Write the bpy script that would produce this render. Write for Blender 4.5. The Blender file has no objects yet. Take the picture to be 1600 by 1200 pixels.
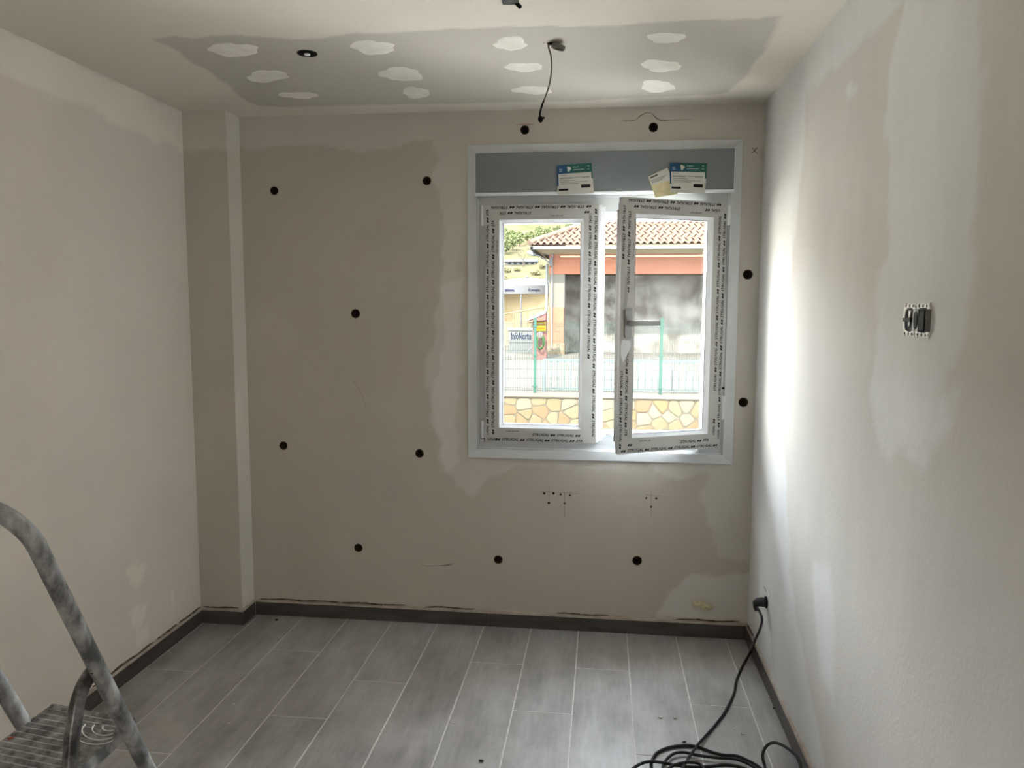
import bpy, bmesh, math, random
import numpy as np
from mathutils import Vector, Matrix, noise as mnoise

random.seed(7); rng = np.random.default_rng(7)
scene = bpy.context.scene
COL = scene.collection
PI = math.pi

# ------------------------------------------------------------------ camera
FPX, CAM_D, CAM_Z, YAW, PITCH, ROLL = 1195.89, 3.5777, 1.5562, .1171, -.1006, .003
cy, sy, cp, sp = math.cos(YAW), math.sin(YAW), math.cos(PITCH), math.sin(PITCH)
CW = np.array([-sy*cp, cy*cp, sp]); _r = np.array([cy, sy, 0.]); _u = np.cross(_r, CW)
cr, sr = math.cos(ROLL), math.sin(ROLL)
CR, CU = cr*_r + sr*_u, -sr*_r + cr*_u
CC = np.array([0., -CAM_D, CAM_Z])
cam_data = bpy.data.cameras.new('camera')
cam_data.sensor_fit = 'HORIZONTAL'; cam_data.sensor_width = 36
cam_data.lens = 36*FPX/1600
cam_data.clip_start = .02; cam_data.clip_end = 600
cam = bpy.data.objects.new('camera', cam_data); COL.objects.link(cam)
cam.matrix_world = Matrix((( CR[0], CU[0], -CW[0], CC[0]), (CR[1], CU[1], -CW[1], CC[1]),
                           (CR[2], CU[2], -CW[2], CC[2]), (0, 0, 0, 1)))
scene.camera = cam

# ------------------------------------------------------------------ world, light, exposure
world = bpy.data.worlds.new('overcast_sky'); scene.world = world
world.use_nodes = True
wn = world.node_tree; wn.nodes.clear()
wo = wn.nodes.new('ShaderNodeOutputWorld'); wb = wn.nodes.new('ShaderNodeBackground')
wb.inputs['Color'].default_value = (.84, .92, 1.0, 1); wb.inputs['Strength'].default_value = 11.5
wn.links.new(wb.outputs[0], wo.inputs[0])
vs = scene.view_settings
vs.view_transform = 'Standard'; vs.look = 'None'; vs.gamma = 1; vs.use_curve_mapping = False
vs.exposure = 2.0
# sun behind the house: it lights the street, wall and facade outside, never the room directly
sun_l = bpy.data.lights.new('sun', 'SUN'); sun_l.energy = 17; sun_l.angle = .02; sun_l.color = (1., .96, .90)
sun = bpy.data.objects.new('sun', sun_l); COL.objects.link(sun); sun.location = (0, -10, 20)
sun.rotation_euler = Vector((.25, .78, -.85)).to_track_quat('-Z', 'Y').to_euler()

XR_DOOR = .93          # fill light position, in the added doorway behind the camera
def area_light(name, loc, rot, sx, sy_, power, col=(1, 1, 1), portal=False):
    l = bpy.data.lights.new(name, 'AREA'); l.shape = 'RECTANGLE'; l.size = sx; l.size_y = sy_
    l.energy = power; l.color = col
    if portal: l.cycles.is_portal = True
    o = bpy.data.objects.new(name, l); COL.objects.link(o); o.location = loc; o.rotation_euler = rot
    return o
# portals only guide sky sampling through the two openings; they emit nothing
area_light('window_portal', (-.01, .42, 1.47), (-PI/2, 0, 0), 1.16, 1.24, 1, portal=True)
# fill light added in a doorway behind the camera to brighten the room
area_light('doorway_fill', (XR_DOOR, -4.60, 1.06), (0, PI/2, 0), 2.0, .86, 6.5, (1., .97, .92))

# ------------------------------------------------------------------ pixel helpers (1600 x 1200 frame)
def ray(x, y): return CW + (x-800)/FPX*CR + (600-y)/FPX*CU
def on(ax, val, x, y):
    d = ray(x, y); t = (val - CC[ax])/d[ax]; return CC + t*d

# ------------------------------------------------------------------ materials
MATS = {}
def srgb(r, g, b):
    f = lambda c: (c/255/12.92) if c/255 <= .04045 else ((c/255+.055)/1.055)**2.4
    return (f(r), f(g), f(b), 1)
def mat(name, col, rough=.6, col2=None, scale=8., bump=0., bscale=60., metal=0., stretch=(1, 1, 1), rough2=None,
        spec=.5, detail=4., rand=0., contrast=(.35, .65)):
    if name in MATS: return MATS[name]
    m = bpy.data.materials.new(name); m.use_nodes = True; MATS[name] = m
    nt = m.node_tree; b = nt.nodes['Principled BSDF']
    b.inputs['Base Color'].default_value = col; b.inputs['Roughness'].default_value = rough
    b.inputs['Metallic'].default_value = metal; b.inputs['Specular IOR Level'].default_value = spec
    tc = nt.nodes.new('ShaderNodeTexCoord'); mp = nt.nodes.new('ShaderNodeMapping')
    mp.inputs['Scale'].default_value = stretch
    nt.links.new(tc.outputs['Object'], mp.inputs['Vector'])
    vec = mp.outputs[0]
    if rand:
        oi = nt.nodes.new('ShaderNodeObjectInfo'); ad = nt.nodes.new('ShaderNodeVectorMath'); ad.operation = 'ADD'
        mu = nt.nodes.new('ShaderNodeMath'); mu.operation = 'MULTIPLY'; mu.inputs[1].default_value = 37
        nt.links.new(oi.outputs['Random'], mu.inputs[0]); nt.links.new(mu.outputs[0], ad.inputs[0]); nt.links.new(vec, ad.inputs[1])
        vec = ad.outputs[0]
    if col2 is not None:
        n = nt.nodes.new('ShaderNodeTexNoise'); n.inputs['Scale'].default_value = scale; n.inputs['Detail'].default_value = detail
        n.inputs['Roughness'].default_value = .6
        nt.links.new(vec, n.inputs['Vector'])
        cr_ = nt.nodes.new('ShaderNodeValToRGB')
        cr_.color_ramp.elements[0].position = contrast[0]; cr_.color_ramp.elements[0].color = col
        cr_.color_ramp.elements[1].position = contrast[1]; cr_.color_ramp.elements[1].color = col2
        nt.links.new(n.outputs['Fac'], cr_.inputs[0])
        out = cr_.outputs[0]
        if rand:
            hs = nt.nodes.new('ShaderNodeHueSaturation'); mr = nt.nodes.new('ShaderNodeMapRange')
            mr.inputs['To Min'].default_value = 1-rand; mr.inputs['To Max'].default_value = 1+rand
            nt.links.new(oi.outputs['Random'], mr.inputs['Value']); nt.links.new(mr.outputs[0], hs.inputs['Value'])
            nt.links.new(out, hs.inputs['Color']); out = hs.outputs[0]
        nt.links.new(out, b.inputs['Base Color'])
        if rough2 is not None:
            mr2 = nt.nodes.new('ShaderNodeMapRange'); mr2.inputs['From Min'].default_value = contrast[0]; mr2.inputs['From Max'].default_value = contrast[1]
            mr2.inputs['To Min'].default_value = rough; mr2.inputs['To Max'].default_value = rough2
            nt.links.new(n.outputs['Fac'], mr2.inputs['Value']); nt.links.new(mr2.outputs[0], b.inputs['Roughness'])
    if bump:
        n2 = nt.nodes.new('ShaderNodeTexNoise'); n2.inputs['Scale'].default_value = bscale; n2.inputs['Detail'].default_value = 5
        nt.links.new(vec, n2.inputs['Vector'])
        bp = nt.nodes.new('ShaderNodeBump'); bp.inputs['Strength'].default_value = bump; bp.inputs['Distance'].default_value = .01
        nt.links.new(n2.outputs['Fac'], bp.inputs['Height']); nt.links.new(bp.outputs[0], b.inputs['Normal'])
    return m

def wall_mat(name, base, plaster, rough=.9, mott=.05, stretch=(1, 1, 1), mscale=2.2):
    """plaster surface: attribute 'patch' chooses between bare board and skim coat (painted light on the column side), noise mottles both"""
    m = bpy.data.materials.new(name); m.use_nodes = True; MATS[name] = m
    nt = m.node_tree; b = nt.nodes['Principled BSDF']; b.inputs['Roughness'].default_value = rough
    b.inputs['Specular IOR Level'].default_value = .25
    at = nt.nodes.new('ShaderNodeAttribute'); at.attribute_name = 'patch'
    tc = nt.nodes.new('ShaderNodeTexCoord'); mp = nt.nodes.new('ShaderNodeMapping'); mp.inputs['Scale'].default_value = stretch
    nt.links.new(tc.outputs['Object'], mp.inputs[0])
    n = nt.nodes.new('ShaderNodeTexNoise'); n.inputs['Scale'].default_value = mscale; n.inputs['Detail'].default_value = 7; n.inputs['Roughness'].default_value = .62
    nt.links.new(mp.outputs[0], n.inputs['Vector'])
    mx = nt.nodes.new('ShaderNodeMix'); mx.data_type = 'RGBA'
    mx.inputs[6].default_value = base; mx.inputs[7].default_value = plaster
    nt.links.new(at.outputs['Fac'], mx.inputs[0])
    mr = nt.nodes.new('ShaderNodeMapRange'); mr.inputs['From Min'].default_value = .25; mr.inputs['From Max'].default_value = .75
    mr.inputs['To Min'].default_value = 1-mott; mr.inputs['To Max'].default_value = 1+mott
    nt.links.new(n.outputs['Fac'], mr.inputs['Value'])
    hs = nt.nodes.new('ShaderNodeHueSaturation'); nt.links.new(mx.outputs[2], hs.inputs['Color']); nt.links.new(mr.outputs[0], hs.inputs['Value'])
    nt.links.new(hs.outputs[0], b.inputs['Base Color'])
    n2 = nt.nodes.new('ShaderNodeTexNoise'); n2.inputs['Scale'].default_value = 90; n2.inputs['Detail'].default_value = 4
    nt.links.new(tc.outputs['Object'], n2.inputs['Vector'])
    bp = nt.nodes.new('ShaderNodeBump'); bp.inputs['Strength'].default_value = .08; bp.inputs['Distance'].default_value = .01
    nt.links.new(n2.outputs['Fac'], bp.inputs['Height']); nt.links.new(bp.outputs[0], b.inputs['Normal'])
    return m

def glass_mat(name, tint=(1, 1, 1, 1), refl=.06, rough=.02):
    m = bpy.data.materials.new(name); m.use_nodes = True; MATS[name] = m
    nt = m.node_tree; nt.nodes.clear()
    o = nt.nodes.new('ShaderNodeOutputMaterial'); t = nt.nodes.new('ShaderNodeBsdfTransparent'); t.inputs[0].default_value = tint
    g = nt.nodes.new('ShaderNodeBsdfGlossy'); g.inputs['Roughness'].default_value = rough
    mx = nt.nodes.new('ShaderNodeMixShader'); fr = nt.nodes.new('ShaderNodeFresnel'); fr.inputs[0].default_value = 1.45
    nt.links.new(fr.outputs[0], mx.inputs[0]); nt.links.new(t.outputs[0], mx.inputs[1]); nt.links.new(g.outputs[0], mx.inputs[2])
    nt.links.new(mx.outputs[0], o.inputs[0])
    return m

# ------------------------------------------------------------------ mesh helpers
class MB:
    def __init__(s): s.v = []; s.f = []; s.m = []
    def add(s, vs_, fs, mi=0):
        k = len(s.v); s.v.extend([tuple(map(float, p)) for p in vs_]); s.f.extend([tuple(i+k for i in f) for f in fs]); s.m.extend([mi]*len(fs)); return s
    def box(s, a, b, mi=0):
        (x0, y0, z0), (x1, y1, z1) = a, b
        x0, x1 = min(x0, x1), max(x0, x1); y0, y1 = min(y0, y1), max(y0, y1); z0, z1 = min(z0, z1), max(z0, z1)
        return s.add([(x0,y0,z0),(x1,y0,z0),(x1,y1,z0),(x0,y1,z0),(x0,y0,z1),(x1,y0,z1),(x1,y1,z1),(x0,y1,z1)],
                     [(0,3,2,1),(4,5,6,7),(0,1,5,4),(1,2,6,5),(2,3,7,6),(3,0,4,7)], mi)
    def prism(s, poly, axis, a, b, mi=0):
        """poly: 2-D outline; extruded along axis between a and b"""
        n = len(poly)
        def P(p, t):
            return {0: (t, p[0], p[1]), 1: (p[0], t, p[1]), 2: (p[0], p[1], t)}[axis]
        return s.add([P(p, a) for p in poly] + [P(p, b) for p in poly],
                     [tuple(range(n)), tuple(range(2*n-1, n-1, -1))] + [(i, i+n, (i+1) % n+n, (i+1) % n) for i in range(n)], mi)
    def tube(s, pts, r, seg=10, caps=True, flat=1., up=None, mi=0):
        pts = [Vector(p) for p in pts]; n = len(pts)
        rad = r if hasattr(r, '__len__') else [r]*n
        T = [(pts[min(i+1, n-1)]-pts[max(i-1, 0)]).normalized() for i in range(n)]
        N = Vector(up) if up is not None else T[0].orthogonal()
        vs_ = []
        for i in range(n):
            N = (N - T[i]*N.dot(T[i])); 
            if N.length < 1e-6: N = T[i].orthogonal()
            N.normalize(); B = T[i].cross(N)
            for k in range(seg):
                a = 2*PI*k/seg
                vs_.append(pts[i] + N*math.cos(a)*rad[i] + B*math.sin(a)*rad[i]*flat)
        fs = [(i*seg+k, i*seg+(k+1) % seg, (i+1)*seg+(k+1) % seg, (i+1)*seg+k) for i in range(n-1) for k in range(seg)]
        if caps: fs += [tuple(range(seg-1, -1, -1)), tuple(range((n-1)*seg, n*seg))]
        return s.add(vs_, fs, mi)
    def lathe(s, prof, seg=24, M=None, mi=0, close=False):
        """prof: (radius, height) list turned about z, placed by matrix M"""
        vs_ = []; n = len(prof)
        for r_, h_ in prof:
            for k in range(seg):
                a = 2*PI*k/seg; p = Vector((r_*math.cos(a), r_*math.sin(a), h_)); vs_.append(M @ p if M else p)
        fs = [(i*seg+k, i*seg+(k+1) % seg, (i+1)*seg+(k+1) % seg, (i+1)*seg+k) for i in range(n-1) for k in range(seg)]
        return s.add(vs_, fs, mi)
    def build(s, name, mats, parent=None, smooth=False, bevel=0., recalc=True, loc=None):
        me = bpy.data.meshes.new(name); me.from_pydata(s.v, [], s.f)
        if not isinstance(mats, (list, tuple)): mats = [mats]
        for m_ in mats: me.materials.append(m_)
        if len(mats) > 1: me.polygons.foreach_set('material_index', s.m)
        if recalc or bevel:
            bm = bmesh.new(); bm.from_mesh(me)
            if bevel:
                bmesh.ops.remove_doubles(bm, verts=bm.verts, dist=1e-6)
                bmesh.ops.bevel(bm, geom=[e for e in bm.edges if e.is_manifold and e.calc_face_angle(0) > .5], offset=bevel, segments=2, affect='EDGES', profile=.5)
            bmesh.ops.recalc_face_normals(bm, faces=bm.faces); bm.to_mesh(me); bm.free()
        if smooth: me.shade_smooth()
        o = bpy.data.objects.new(name, me); COL.objects.link(o)
        if parent is not None: o.parent = parent
        if loc is not None: o.location = loc
        return o

def spline(P, sub=8, closed=False):
    P = [np.array(p, float) for p in P]; out = []; n = len(P)
    for i in range(n if closed else n-1):
        if closed: a, b, c, d = P[i-1], P[i], P[(i+1) % n], P[(i+2) % n]
        else: a, b, c, d = P[max(i-1, 0)], P[i], P[i+1], P[min(i+2, n-1)]
        for k in range(sub):
            t = k/sub
            out.append(.5*((2*b)+(-a+c)*t+(2*a-5*b+4*c-d)*t*t+(-a+3*b-3*c+d)*t**3))
    if not closed: out.append(P[-1])
    return out

def tag(o, label=None, cat=None, group=None, kind=None):
    if label: o['label'] = label
    if cat: o['category'] = cat
    if group: o['group'] = group
    if kind: o['kind'] = kind
    return o
def empty(name, loc=(0, 0, 0), rz=0, parent=None):
    o = bpy.data.objects.new(name, None); COL.objects.link(o); o.location = loc; o.rotation_euler = (0, 0, rz); o.empty_display_size = .1
    if parent: o.parent = parent
    return o

_txt = {}
def text_mesh(s, size=1., shear=0., bold=0.):
    """verts (n,2) and faces of a flat piece of lettering, starting at x = 0, cap height about .7*size"""
    key = (s, shear, bold)
    if key not in _txt:
        c = bpy.data.curves.new('lettering', 'FONT'); c.body = s; c.size = 1; c.shear = shear; c.resolution_u = 2; c.fill_mode = 'FRONT'; c.offset = bold
        o = bpy.data.objects.new('lettering', c); COL.objects.link(o)
        dg = bpy.context.evaluated_depsgraph_get(); dg.update()
        me = o.evaluated_get(dg).to_mesh()
        _txt[key] = (np.array([v.co[:2] for v in me.vertices]).reshape(-1, 2), [tuple(p.vertices) for p in me.polygons])
        o.evaluated_get(dg).to_mesh_clear(); bpy.data.objects.remove(o); bpy.data.curves.remove(c)
    v, f = _txt[key]
    return v*size, f
def put_text(mb, s, width, height, place, shear=0., mi=0, bold=0.):
    """fit lettering into width x height and map (a,b) -> 3-D by place(a,b)"""
    v, f = text_mesh(s, 1., shear, bold)
    v = v - v.min(0); e = v.max(0); v = v/e*np.array([width, height])
    mb.add([place(a, b) for a, b in v], f, mi)

# ------------------------------------------------------------------ room dimensions
H = 2.45; XR, XL, XC, CD = .6984, -1.9472, -1.7348, .1343; YB = -5.7
SK_H, SK_T = .0665, .011
GX = dict(x0=-.6295, x1=.6047, z0=.8369, z1=2.2956)      # window trim, outer
OPEN = (-.60, .575, .867, 2.27)                          # hole in the wall

def sdf_poly(P, poly):
    """signed distance, negative inside; P (n,2)"""
    poly = np.array(poly); d = np.full(len(P), 1e9); s = np.ones(len(P))
    n = len(poly)
    for i in range(n):
        a, b = poly[i], poly[i-1]
        e = b-a; w_ = P-a
        t = np.clip((w_ @ e)/max(e @ e, 1e-12), 0, 1)[:, None]
        d = np.minimum(d, ((w_-t*e)**2).sum(1))
        c1 = P[:, 1] >= a[1]; c2 = P[:, 1] < b[1]; c3 = e[0]*w_[:, 1] > e[1]*w_[:, 0]
        flip = (c1 & c2 & c3) | (~c1 & ~c2 & ~c3)
        s = np.where(flip, -s, s)
    return s*np.sqrt(d)
def wobble(P, f=9., amp=.012, seed=0):
    r_ = np.random.default_rng(seed); o = np.zeros(len(P))
    for k in range(9):
        a = r_.uniform(0, 2*PI); q = f*(1.45**k)
        o += np.sin(P[:, 0]*q*np.cos(a)+P[:, 1]*q*np.sin(a)+r_.uniform(0, 6))/(1.3**k)
    return o*amp*.5
def patchfn(ax, val, polys, seed=0):
    """polys: list of (pixel outline, strength, feather in m, wobble amp); the outline is put on the plane axis=val"""
    keep = [i for i in range(3) if i != ax]
    W = [(np.array([on(ax, val, *q)[keep] for q in pl]), st, fe, wa) for pl, st, fe, wa in polys]
    def fn(P3):
        P = np.array(P3)[:, keep]; out = np.zeros(len(P))
        for i, (pl, st, fe, wa) in enumerate(W):
            d = sdf_poly(P, pl) + wobble(P, 14., wa, seed+i)
            t = np.clip(.5-d/(2*fe), 0, 1); out = np.maximum(out, st*t*t*(3-2*t))
        return out
    return fn

def grid_lines(a, b, step, extra=()):
    L = list(np.linspace(a, b, int(round((b-a)/step))+1))
    for e in extra:
        i = int(np.argmin([abs(x-e) for x in L]))
        if 0 < i < len(L)-1: L[i] = e
        else: L.append(e); 
    return np.array(sorted(set(L)))

def plane_grid(mb, U, V, P3, flip, holes=(), opening=None):
    """quads over U x V; round holes [(u, v, r)] get a ring fitted into a block of cells; P3(u,v) -> xyz"""
    nu, nv = len(U), len(V)
    idx = lambda i, j: i*nv+j
    vs_ = [P3(u, v) for u in U for v in V]
    skip = np.zeros((nu-1, nv-1), bool); faces = []; rings = []
    if opening:
        i0, i1 = [int(np.argmin(abs(U-q))) for q in opening[:2]]; j0, j1 = [int(np.argmin(abs(V-q))) for q in opening[2:]]
        skip[i0:i1, j0:j1] = True
    for (hu, hv, r_) in holes:
        step = U[1]-U[0]
        i0 = int(np.searchsorted(U, hu-r_-.25*step))-1; i1 = int(np.searchsorted(U, hu+r_+.25*step))
        j0 = int(np.searchsorted(V, hv-r_-.25*step))-1; j1 = int(np.searchsorted(V, hv+r_+.25*step))
        i0 = max(i0, 0); j0 = max(j0, 0); i1 = min(i1, nu-1); j1 = min(j1, nv-1)
        skip[i0:i1, j0:j1] = True
        loop = [(i, j0) for i in range(i0, i1)] + [(i1, j) for j in range(j0, j1)] + [(i, j1) for i in range(i1, i0, -1)] + [(i0, j) for j in range(j1, j0, -1)]
        base = len(vs_)
        for (i, j) in loop:
            a = math.atan2(V[j]-hv, U[i]-hu); vs_.append(P3(hu+r_*math.cos(a), hv+r_*math.sin(a)))
        n = len(loop)
        for k in range(n):
            q = (idx(*loop[k]), idx(*loop[(k+1) % n]), base+(k+1) % n, base+k)
            faces.append(q)
    I, J = np.where(~skip)
    faces += [(idx(i, j), idx(i+1, j), idx(i+1, j+1), idx(i, j+1)) for i, j in zip(I.tolist(), J.tolist())]
    if flip: faces = [tuple(reversed(f)) for f in faces]
    mb.add(vs_, faces)
    return len(vs_)
def set_patch(o, fn):
    me = o.data; n = len(me.vertices); co = np.empty(n*3); me.vertices.foreach_get('co', co)
    at = me.attributes.new('patch', 'FLOAT', 'POINT'); at.data.foreach_set('value', fn(co.reshape(-1, 3)).astype(np.float32))

# ------------------------------------------------------------------ setting: walls
BARE = srgb(193, 186, 172); SKIM = srgb(208, 202, 190)
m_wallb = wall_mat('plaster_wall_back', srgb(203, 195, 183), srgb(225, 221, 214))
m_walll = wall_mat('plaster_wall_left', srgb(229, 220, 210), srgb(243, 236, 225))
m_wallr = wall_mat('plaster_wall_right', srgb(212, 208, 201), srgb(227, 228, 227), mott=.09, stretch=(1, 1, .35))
m_ceil = wall_mat('plaster_ceiling', srgb(226, 220, 208), srgb(198, 193, 184), mott=.025)
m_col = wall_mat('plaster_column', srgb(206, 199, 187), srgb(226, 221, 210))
m_hole = mat('drilled_hole', srgb(60, 50, 42), .95, srgb(110, 78, 55), 60)
m_outer = mat('outer_render', srgb(205, 196, 180), .9, srgb(190, 180, 165), 3)

BIG = [(428.5, 298, 6.6), (667, 282.5, 6.8), (820, 203, 7.0), (1021, 199, 7.2), (555.5, 490, 7.2), (1168.5, 429, 7.6), (1161.5, 628.5, 7.4),
       (443, 696.5, 6.6), (655.5, 708.5, 6.8), (560, 856, 6.6), (778.5, 874.5, 6.8), (995.5, 876, 7.4)]
SMALL = [(850.5, 771, 1.9), (864.7, 771, 2.0), (876, 772.5, 1.7), (890.5, 774, 1.6), (857.5, 785.7, 2.1), (882.5, 786.5, 1.5),
         (1009.8, 778, 1.6), (1025.3, 778.5, 1.7), (1017.5, 792, 1.7)]
def hole_w(q, ax, val):
    c = on(ax, val, q[0], q[1]); dep = (c-CC) @ CW
    return c, q[2]*dep/FPX
holes_b = []
for q in BIG: c, r_ = hole_w(q, 1, 0.); holes_b.append((c[0], c[2], r_))
holes_s = []
for q in SMALL: c, r_ = hole_w(q, 1, 0.); holes_s.append((c[0], c[2], r_))

# back wall: gridded room face with the window opening and the drilled holes, plus its thickness
mb = MB()
U = grid_lines(XC, XR, .012, OPEN[:2]); V = grid_lines(0, H, .012, OPEN[2:])
plane_grid(mb, U, V, lambda u, v: (u, 0., v), False, holes_b, OPEN)
x0, x1, z0, z1 = OPEN; T = .38
X0, X1 = XL-.3, XR+.3
mb.add([(X0, T, -.3), (X1, T, -.3), (X1, T, H+.3), (X0, T, H+.3), (x0, T, z0), (x1, T, z0), (x1, T, z1), (x0, T, z1),
        (x0, 0, z0), (x1, 0, z0), (x1, 0, z1), (x0, 0, z1)],
       [(0, 4, 5, 1), (1, 5, 6, 2), (2, 6, 7, 3), (3, 7, 4, 0), (8, 9, 5, 4), (9, 10, 6, 5), (10, 11, 7, 6), (11, 8, 4, 7)])
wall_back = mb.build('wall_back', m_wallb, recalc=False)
tag(wall_back, 'beige plastered back wall with drilled round holes around the window', None, None, 'structure')
pb = [([(372, 170), (1200, 150), (1200, 235), (700, 226), (676, 221), (640, 224), (600, 232), (565, 236), (530, 233), (480, 227), (430, 226), (400, 234), (372, 226)], .55, .006, .010),
      ([(700, 160), (676, 221), (684, 250), (672, 275), (680, 300), (694, 350), (698, 400), (694, 440), (690, 480), (683, 540), (672, 575), (676, 610), (672, 650), (682, 690),
        (700, 735), (712, 755), (738, 764), (762, 748), (800, 735), (900, 726), (1000, 735), (1100, 745), (1096, 780), (1108, 830), (1116, 868), (1172, 877), (1200, 870), (1200, 160)], .55, .012, .026),
      ([(1028, 962), (1046, 925), (1082, 899), (1130, 899), (1180, 897), (1180, 975)], .85, .008, .012),
      ([(690, 440), (720, 440), (722, 720), (700, 735), (684, 690), (676, 640), (676, 590), (690, 500)], 1., .015, .03)]
set_patch(wall_back, patchfn(1, 0., pb, 3))
for i, (hx, hz, r_) in enumerate(holes_b):
    M = Matrix.Translation((hx, 0, hz)) @ Matrix.Rotation(-PI/2, 4, 'X')
    k = MB().lathe([(r_*1.02, -.0005), (r_*.99, .02), (r_*.96, .09), (0.0001, .09)], 20, M).build('drill_hole', m_hole, wall_back, smooth=False)
m_pin = mat('dark_pinhole', srgb(22, 20, 18), .95)
for i, (hx, hz, r_) in enumerate(holes_s):
    M = Matrix.Translation((hx, 0, hz)) @ Matrix.Rotation(PI/2, 4, 'X')
    MB().lathe([(r_, -.0002), (r_, .0006), (r_*.4, .0002), (0.0001, .0001)], 12, M).build('screw_hole', m_pin, wall_back)
# pencil lines, cracks and a crossed mark drawn on the back wall
m_pencil = mat('pencil_grey', srgb(96, 90, 82), .9)
m_crack = mat('crack_brown', srgb(120, 108, 92), .9)
m_red = mat('red_marker', srgb(150, 60, 45), .8)
m_black = mat('black_marker', srgb(25, 22, 20), .8)
def wall_line(pts, w_, m_, name='pencil_line', ax=1, val=-.0004, parent=wall_back):
    P = [on(ax, val, *p) for p in pts]; mbl = MB(); n = len(P); top = []; bot = []
    for i in range(n):
        t = P[min(i+1, n-1)]-P[max(i-1, 0)]; t = t/np.linalg.norm(t)
        nn = np.cross(t, [0, 1, 0] if ax == 1 else [1, 0, 0]); nn = nn/np.linalg.norm(nn); ww = w_[i] if hasattr(w_, '__len__') else w_
        top.append(P[i]+nn*ww/2); bot.append(P[i]-nn*ww/2)
    mbl.add(top+bot, [(i, i+1, n+i+1, n+i) for i in range(n-1)]); return mbl.build(name, m_, parent)
wall_line([(843, 768.5), (870, 769), (904, 771.5)], .0012, m_pencil); wall_line([(857.5, 760), (857.7, 783)], .0012, m_pencil)
wall_line([(882.5, 769), (882.6, 808)], .0012, m_pencil); wall_line([(1008, 772), (1014, 774.5), (1033, 775.2)], .0014, m_pencil)
wall_line([(1017.5, 767), (1017.6, 808)], .0012, m_pencil)
wall_line([(970, 189), (985, 189), (993, 188), (1000, 181), (1010, 176), (1018, 177), (1025, 184), (1032, 188.5), (1050, 187.5), (1082, 187)], [.001, .003, .002, .004, .003, .002, .005, .004, .003, .001], m_crack, 'plaster_crack')
wall_line([(806, 195.5), (815, 194.5), (826, 195), (835, 194)], [.002, .008, .010, .003], mat('pink_plaster', srgb(190, 168, 152), .9), 'chipped_edge')
wall_line([(657, 883), (668, 884.5), (685, 884), (700, 883), (710, 880.5)], [.001, .002, .002, .006, .001], m_crack, 'plaster_crack')
wall_line([(550, 594), (560, 606), (568, 622), (572, 640)], .001, m_crack, 'plaster_crack')
wall_line([(1175, 239), (1179, 235), (1183, 230.5)], .003, m_black, 'crossed_mark'); wall_line([(1176, 231), (1183, 240)], .003, m_red, 'crossed_mark')

# left wall
mb = MB()
U = grid_lines(YB, -CD, .02); V = grid_lines(0, H, .02)
plane_grid(mb, U, V, lambda u, v: (XL, u, v), False)
mb.add([(XL-.3, YB-.3, -.3), (XL-.3, T, -.3), (XL-.3, T, H+.3), (XL-.3, YB-.3, H+.3)], [(0, 3, 2, 1)])
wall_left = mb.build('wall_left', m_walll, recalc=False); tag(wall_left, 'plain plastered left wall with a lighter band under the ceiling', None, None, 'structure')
pl = [([(-400, -160), (-400, -60), (-150, 60), (0, 118), (35, 130), (80, 150), (128, 158), (145, 168), (175, 196), (215, 206), (245, 224), (252, 214), (270, 225), (288, 238), (300, 170), (283, 173), (0, 43)], .85, .006, .012),
      ([(198, 890), (215, 882), (228, 884), (224, 903), (213, 920), (206, 912)], .8, .004, .004),
      ([(203, 955), (215, 945), (229, 946), (224, 970), (214, 985), (204, 975)], .8, .004, .004),
      ([(213, 985), (232, 978), (234, 995), (212, 1012)], .6, .004, .004),
      ([(266, 920), (269, 920), (274, 945), (271, 945)], .8, .002, .001)]
set_patch(wall_left, patchfn(0, XL, pl, 11))
# boxed-in column in the corner
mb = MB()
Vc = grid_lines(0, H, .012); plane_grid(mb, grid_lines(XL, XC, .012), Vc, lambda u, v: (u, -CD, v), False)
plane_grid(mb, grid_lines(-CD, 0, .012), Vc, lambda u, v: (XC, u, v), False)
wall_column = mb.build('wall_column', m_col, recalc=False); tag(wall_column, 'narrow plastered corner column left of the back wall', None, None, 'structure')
def colfn(P):  # side face painted lighter as if lit from the window; top band is skim
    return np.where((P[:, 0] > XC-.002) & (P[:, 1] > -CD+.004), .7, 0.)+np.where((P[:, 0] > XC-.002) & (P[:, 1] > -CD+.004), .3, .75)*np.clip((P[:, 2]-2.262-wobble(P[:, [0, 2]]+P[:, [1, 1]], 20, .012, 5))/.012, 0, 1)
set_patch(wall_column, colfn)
# right wall
mb = MB()
U = grid_lines(YB, 0, .02); V = grid_lines(0, H, .02)
DR = (-5.06, -4.14, 0., 2.10)                             # doorway added behind the camera to hold the fill light
U = grid_lines(YB, 0, .02, DR[:2]); V = grid_lines(0, H, .02, DR[3:])
plane_grid(mb, U, V, lambda u, v: (XR, u, v), True, (), DR)
mb.add([(XR+.3, YB-.3, -.3), (XR+.3, T, -.3), (XR+.3, T, H+.3), (XR+.3, YB-.3, H+.3)], [(0, 1, 2, 3)])
for a, b in (((XR, DR[0]-.02, 0), (XR+.3, DR[0], DR[3])), ((XR, DR[1], 0), (XR+.3, DR[1]+.02, DR[3])), ((XR, DR[0], DR[3]), (XR+.3, DR[1], DR[3]+.02))): mb.box(a, b)
wall_right = mb.build('wall_right', m_wallr, recalc=False); tag(wall_right, 'right wall with pale skim coat strips and smears', None, None, 'structure')
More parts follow.
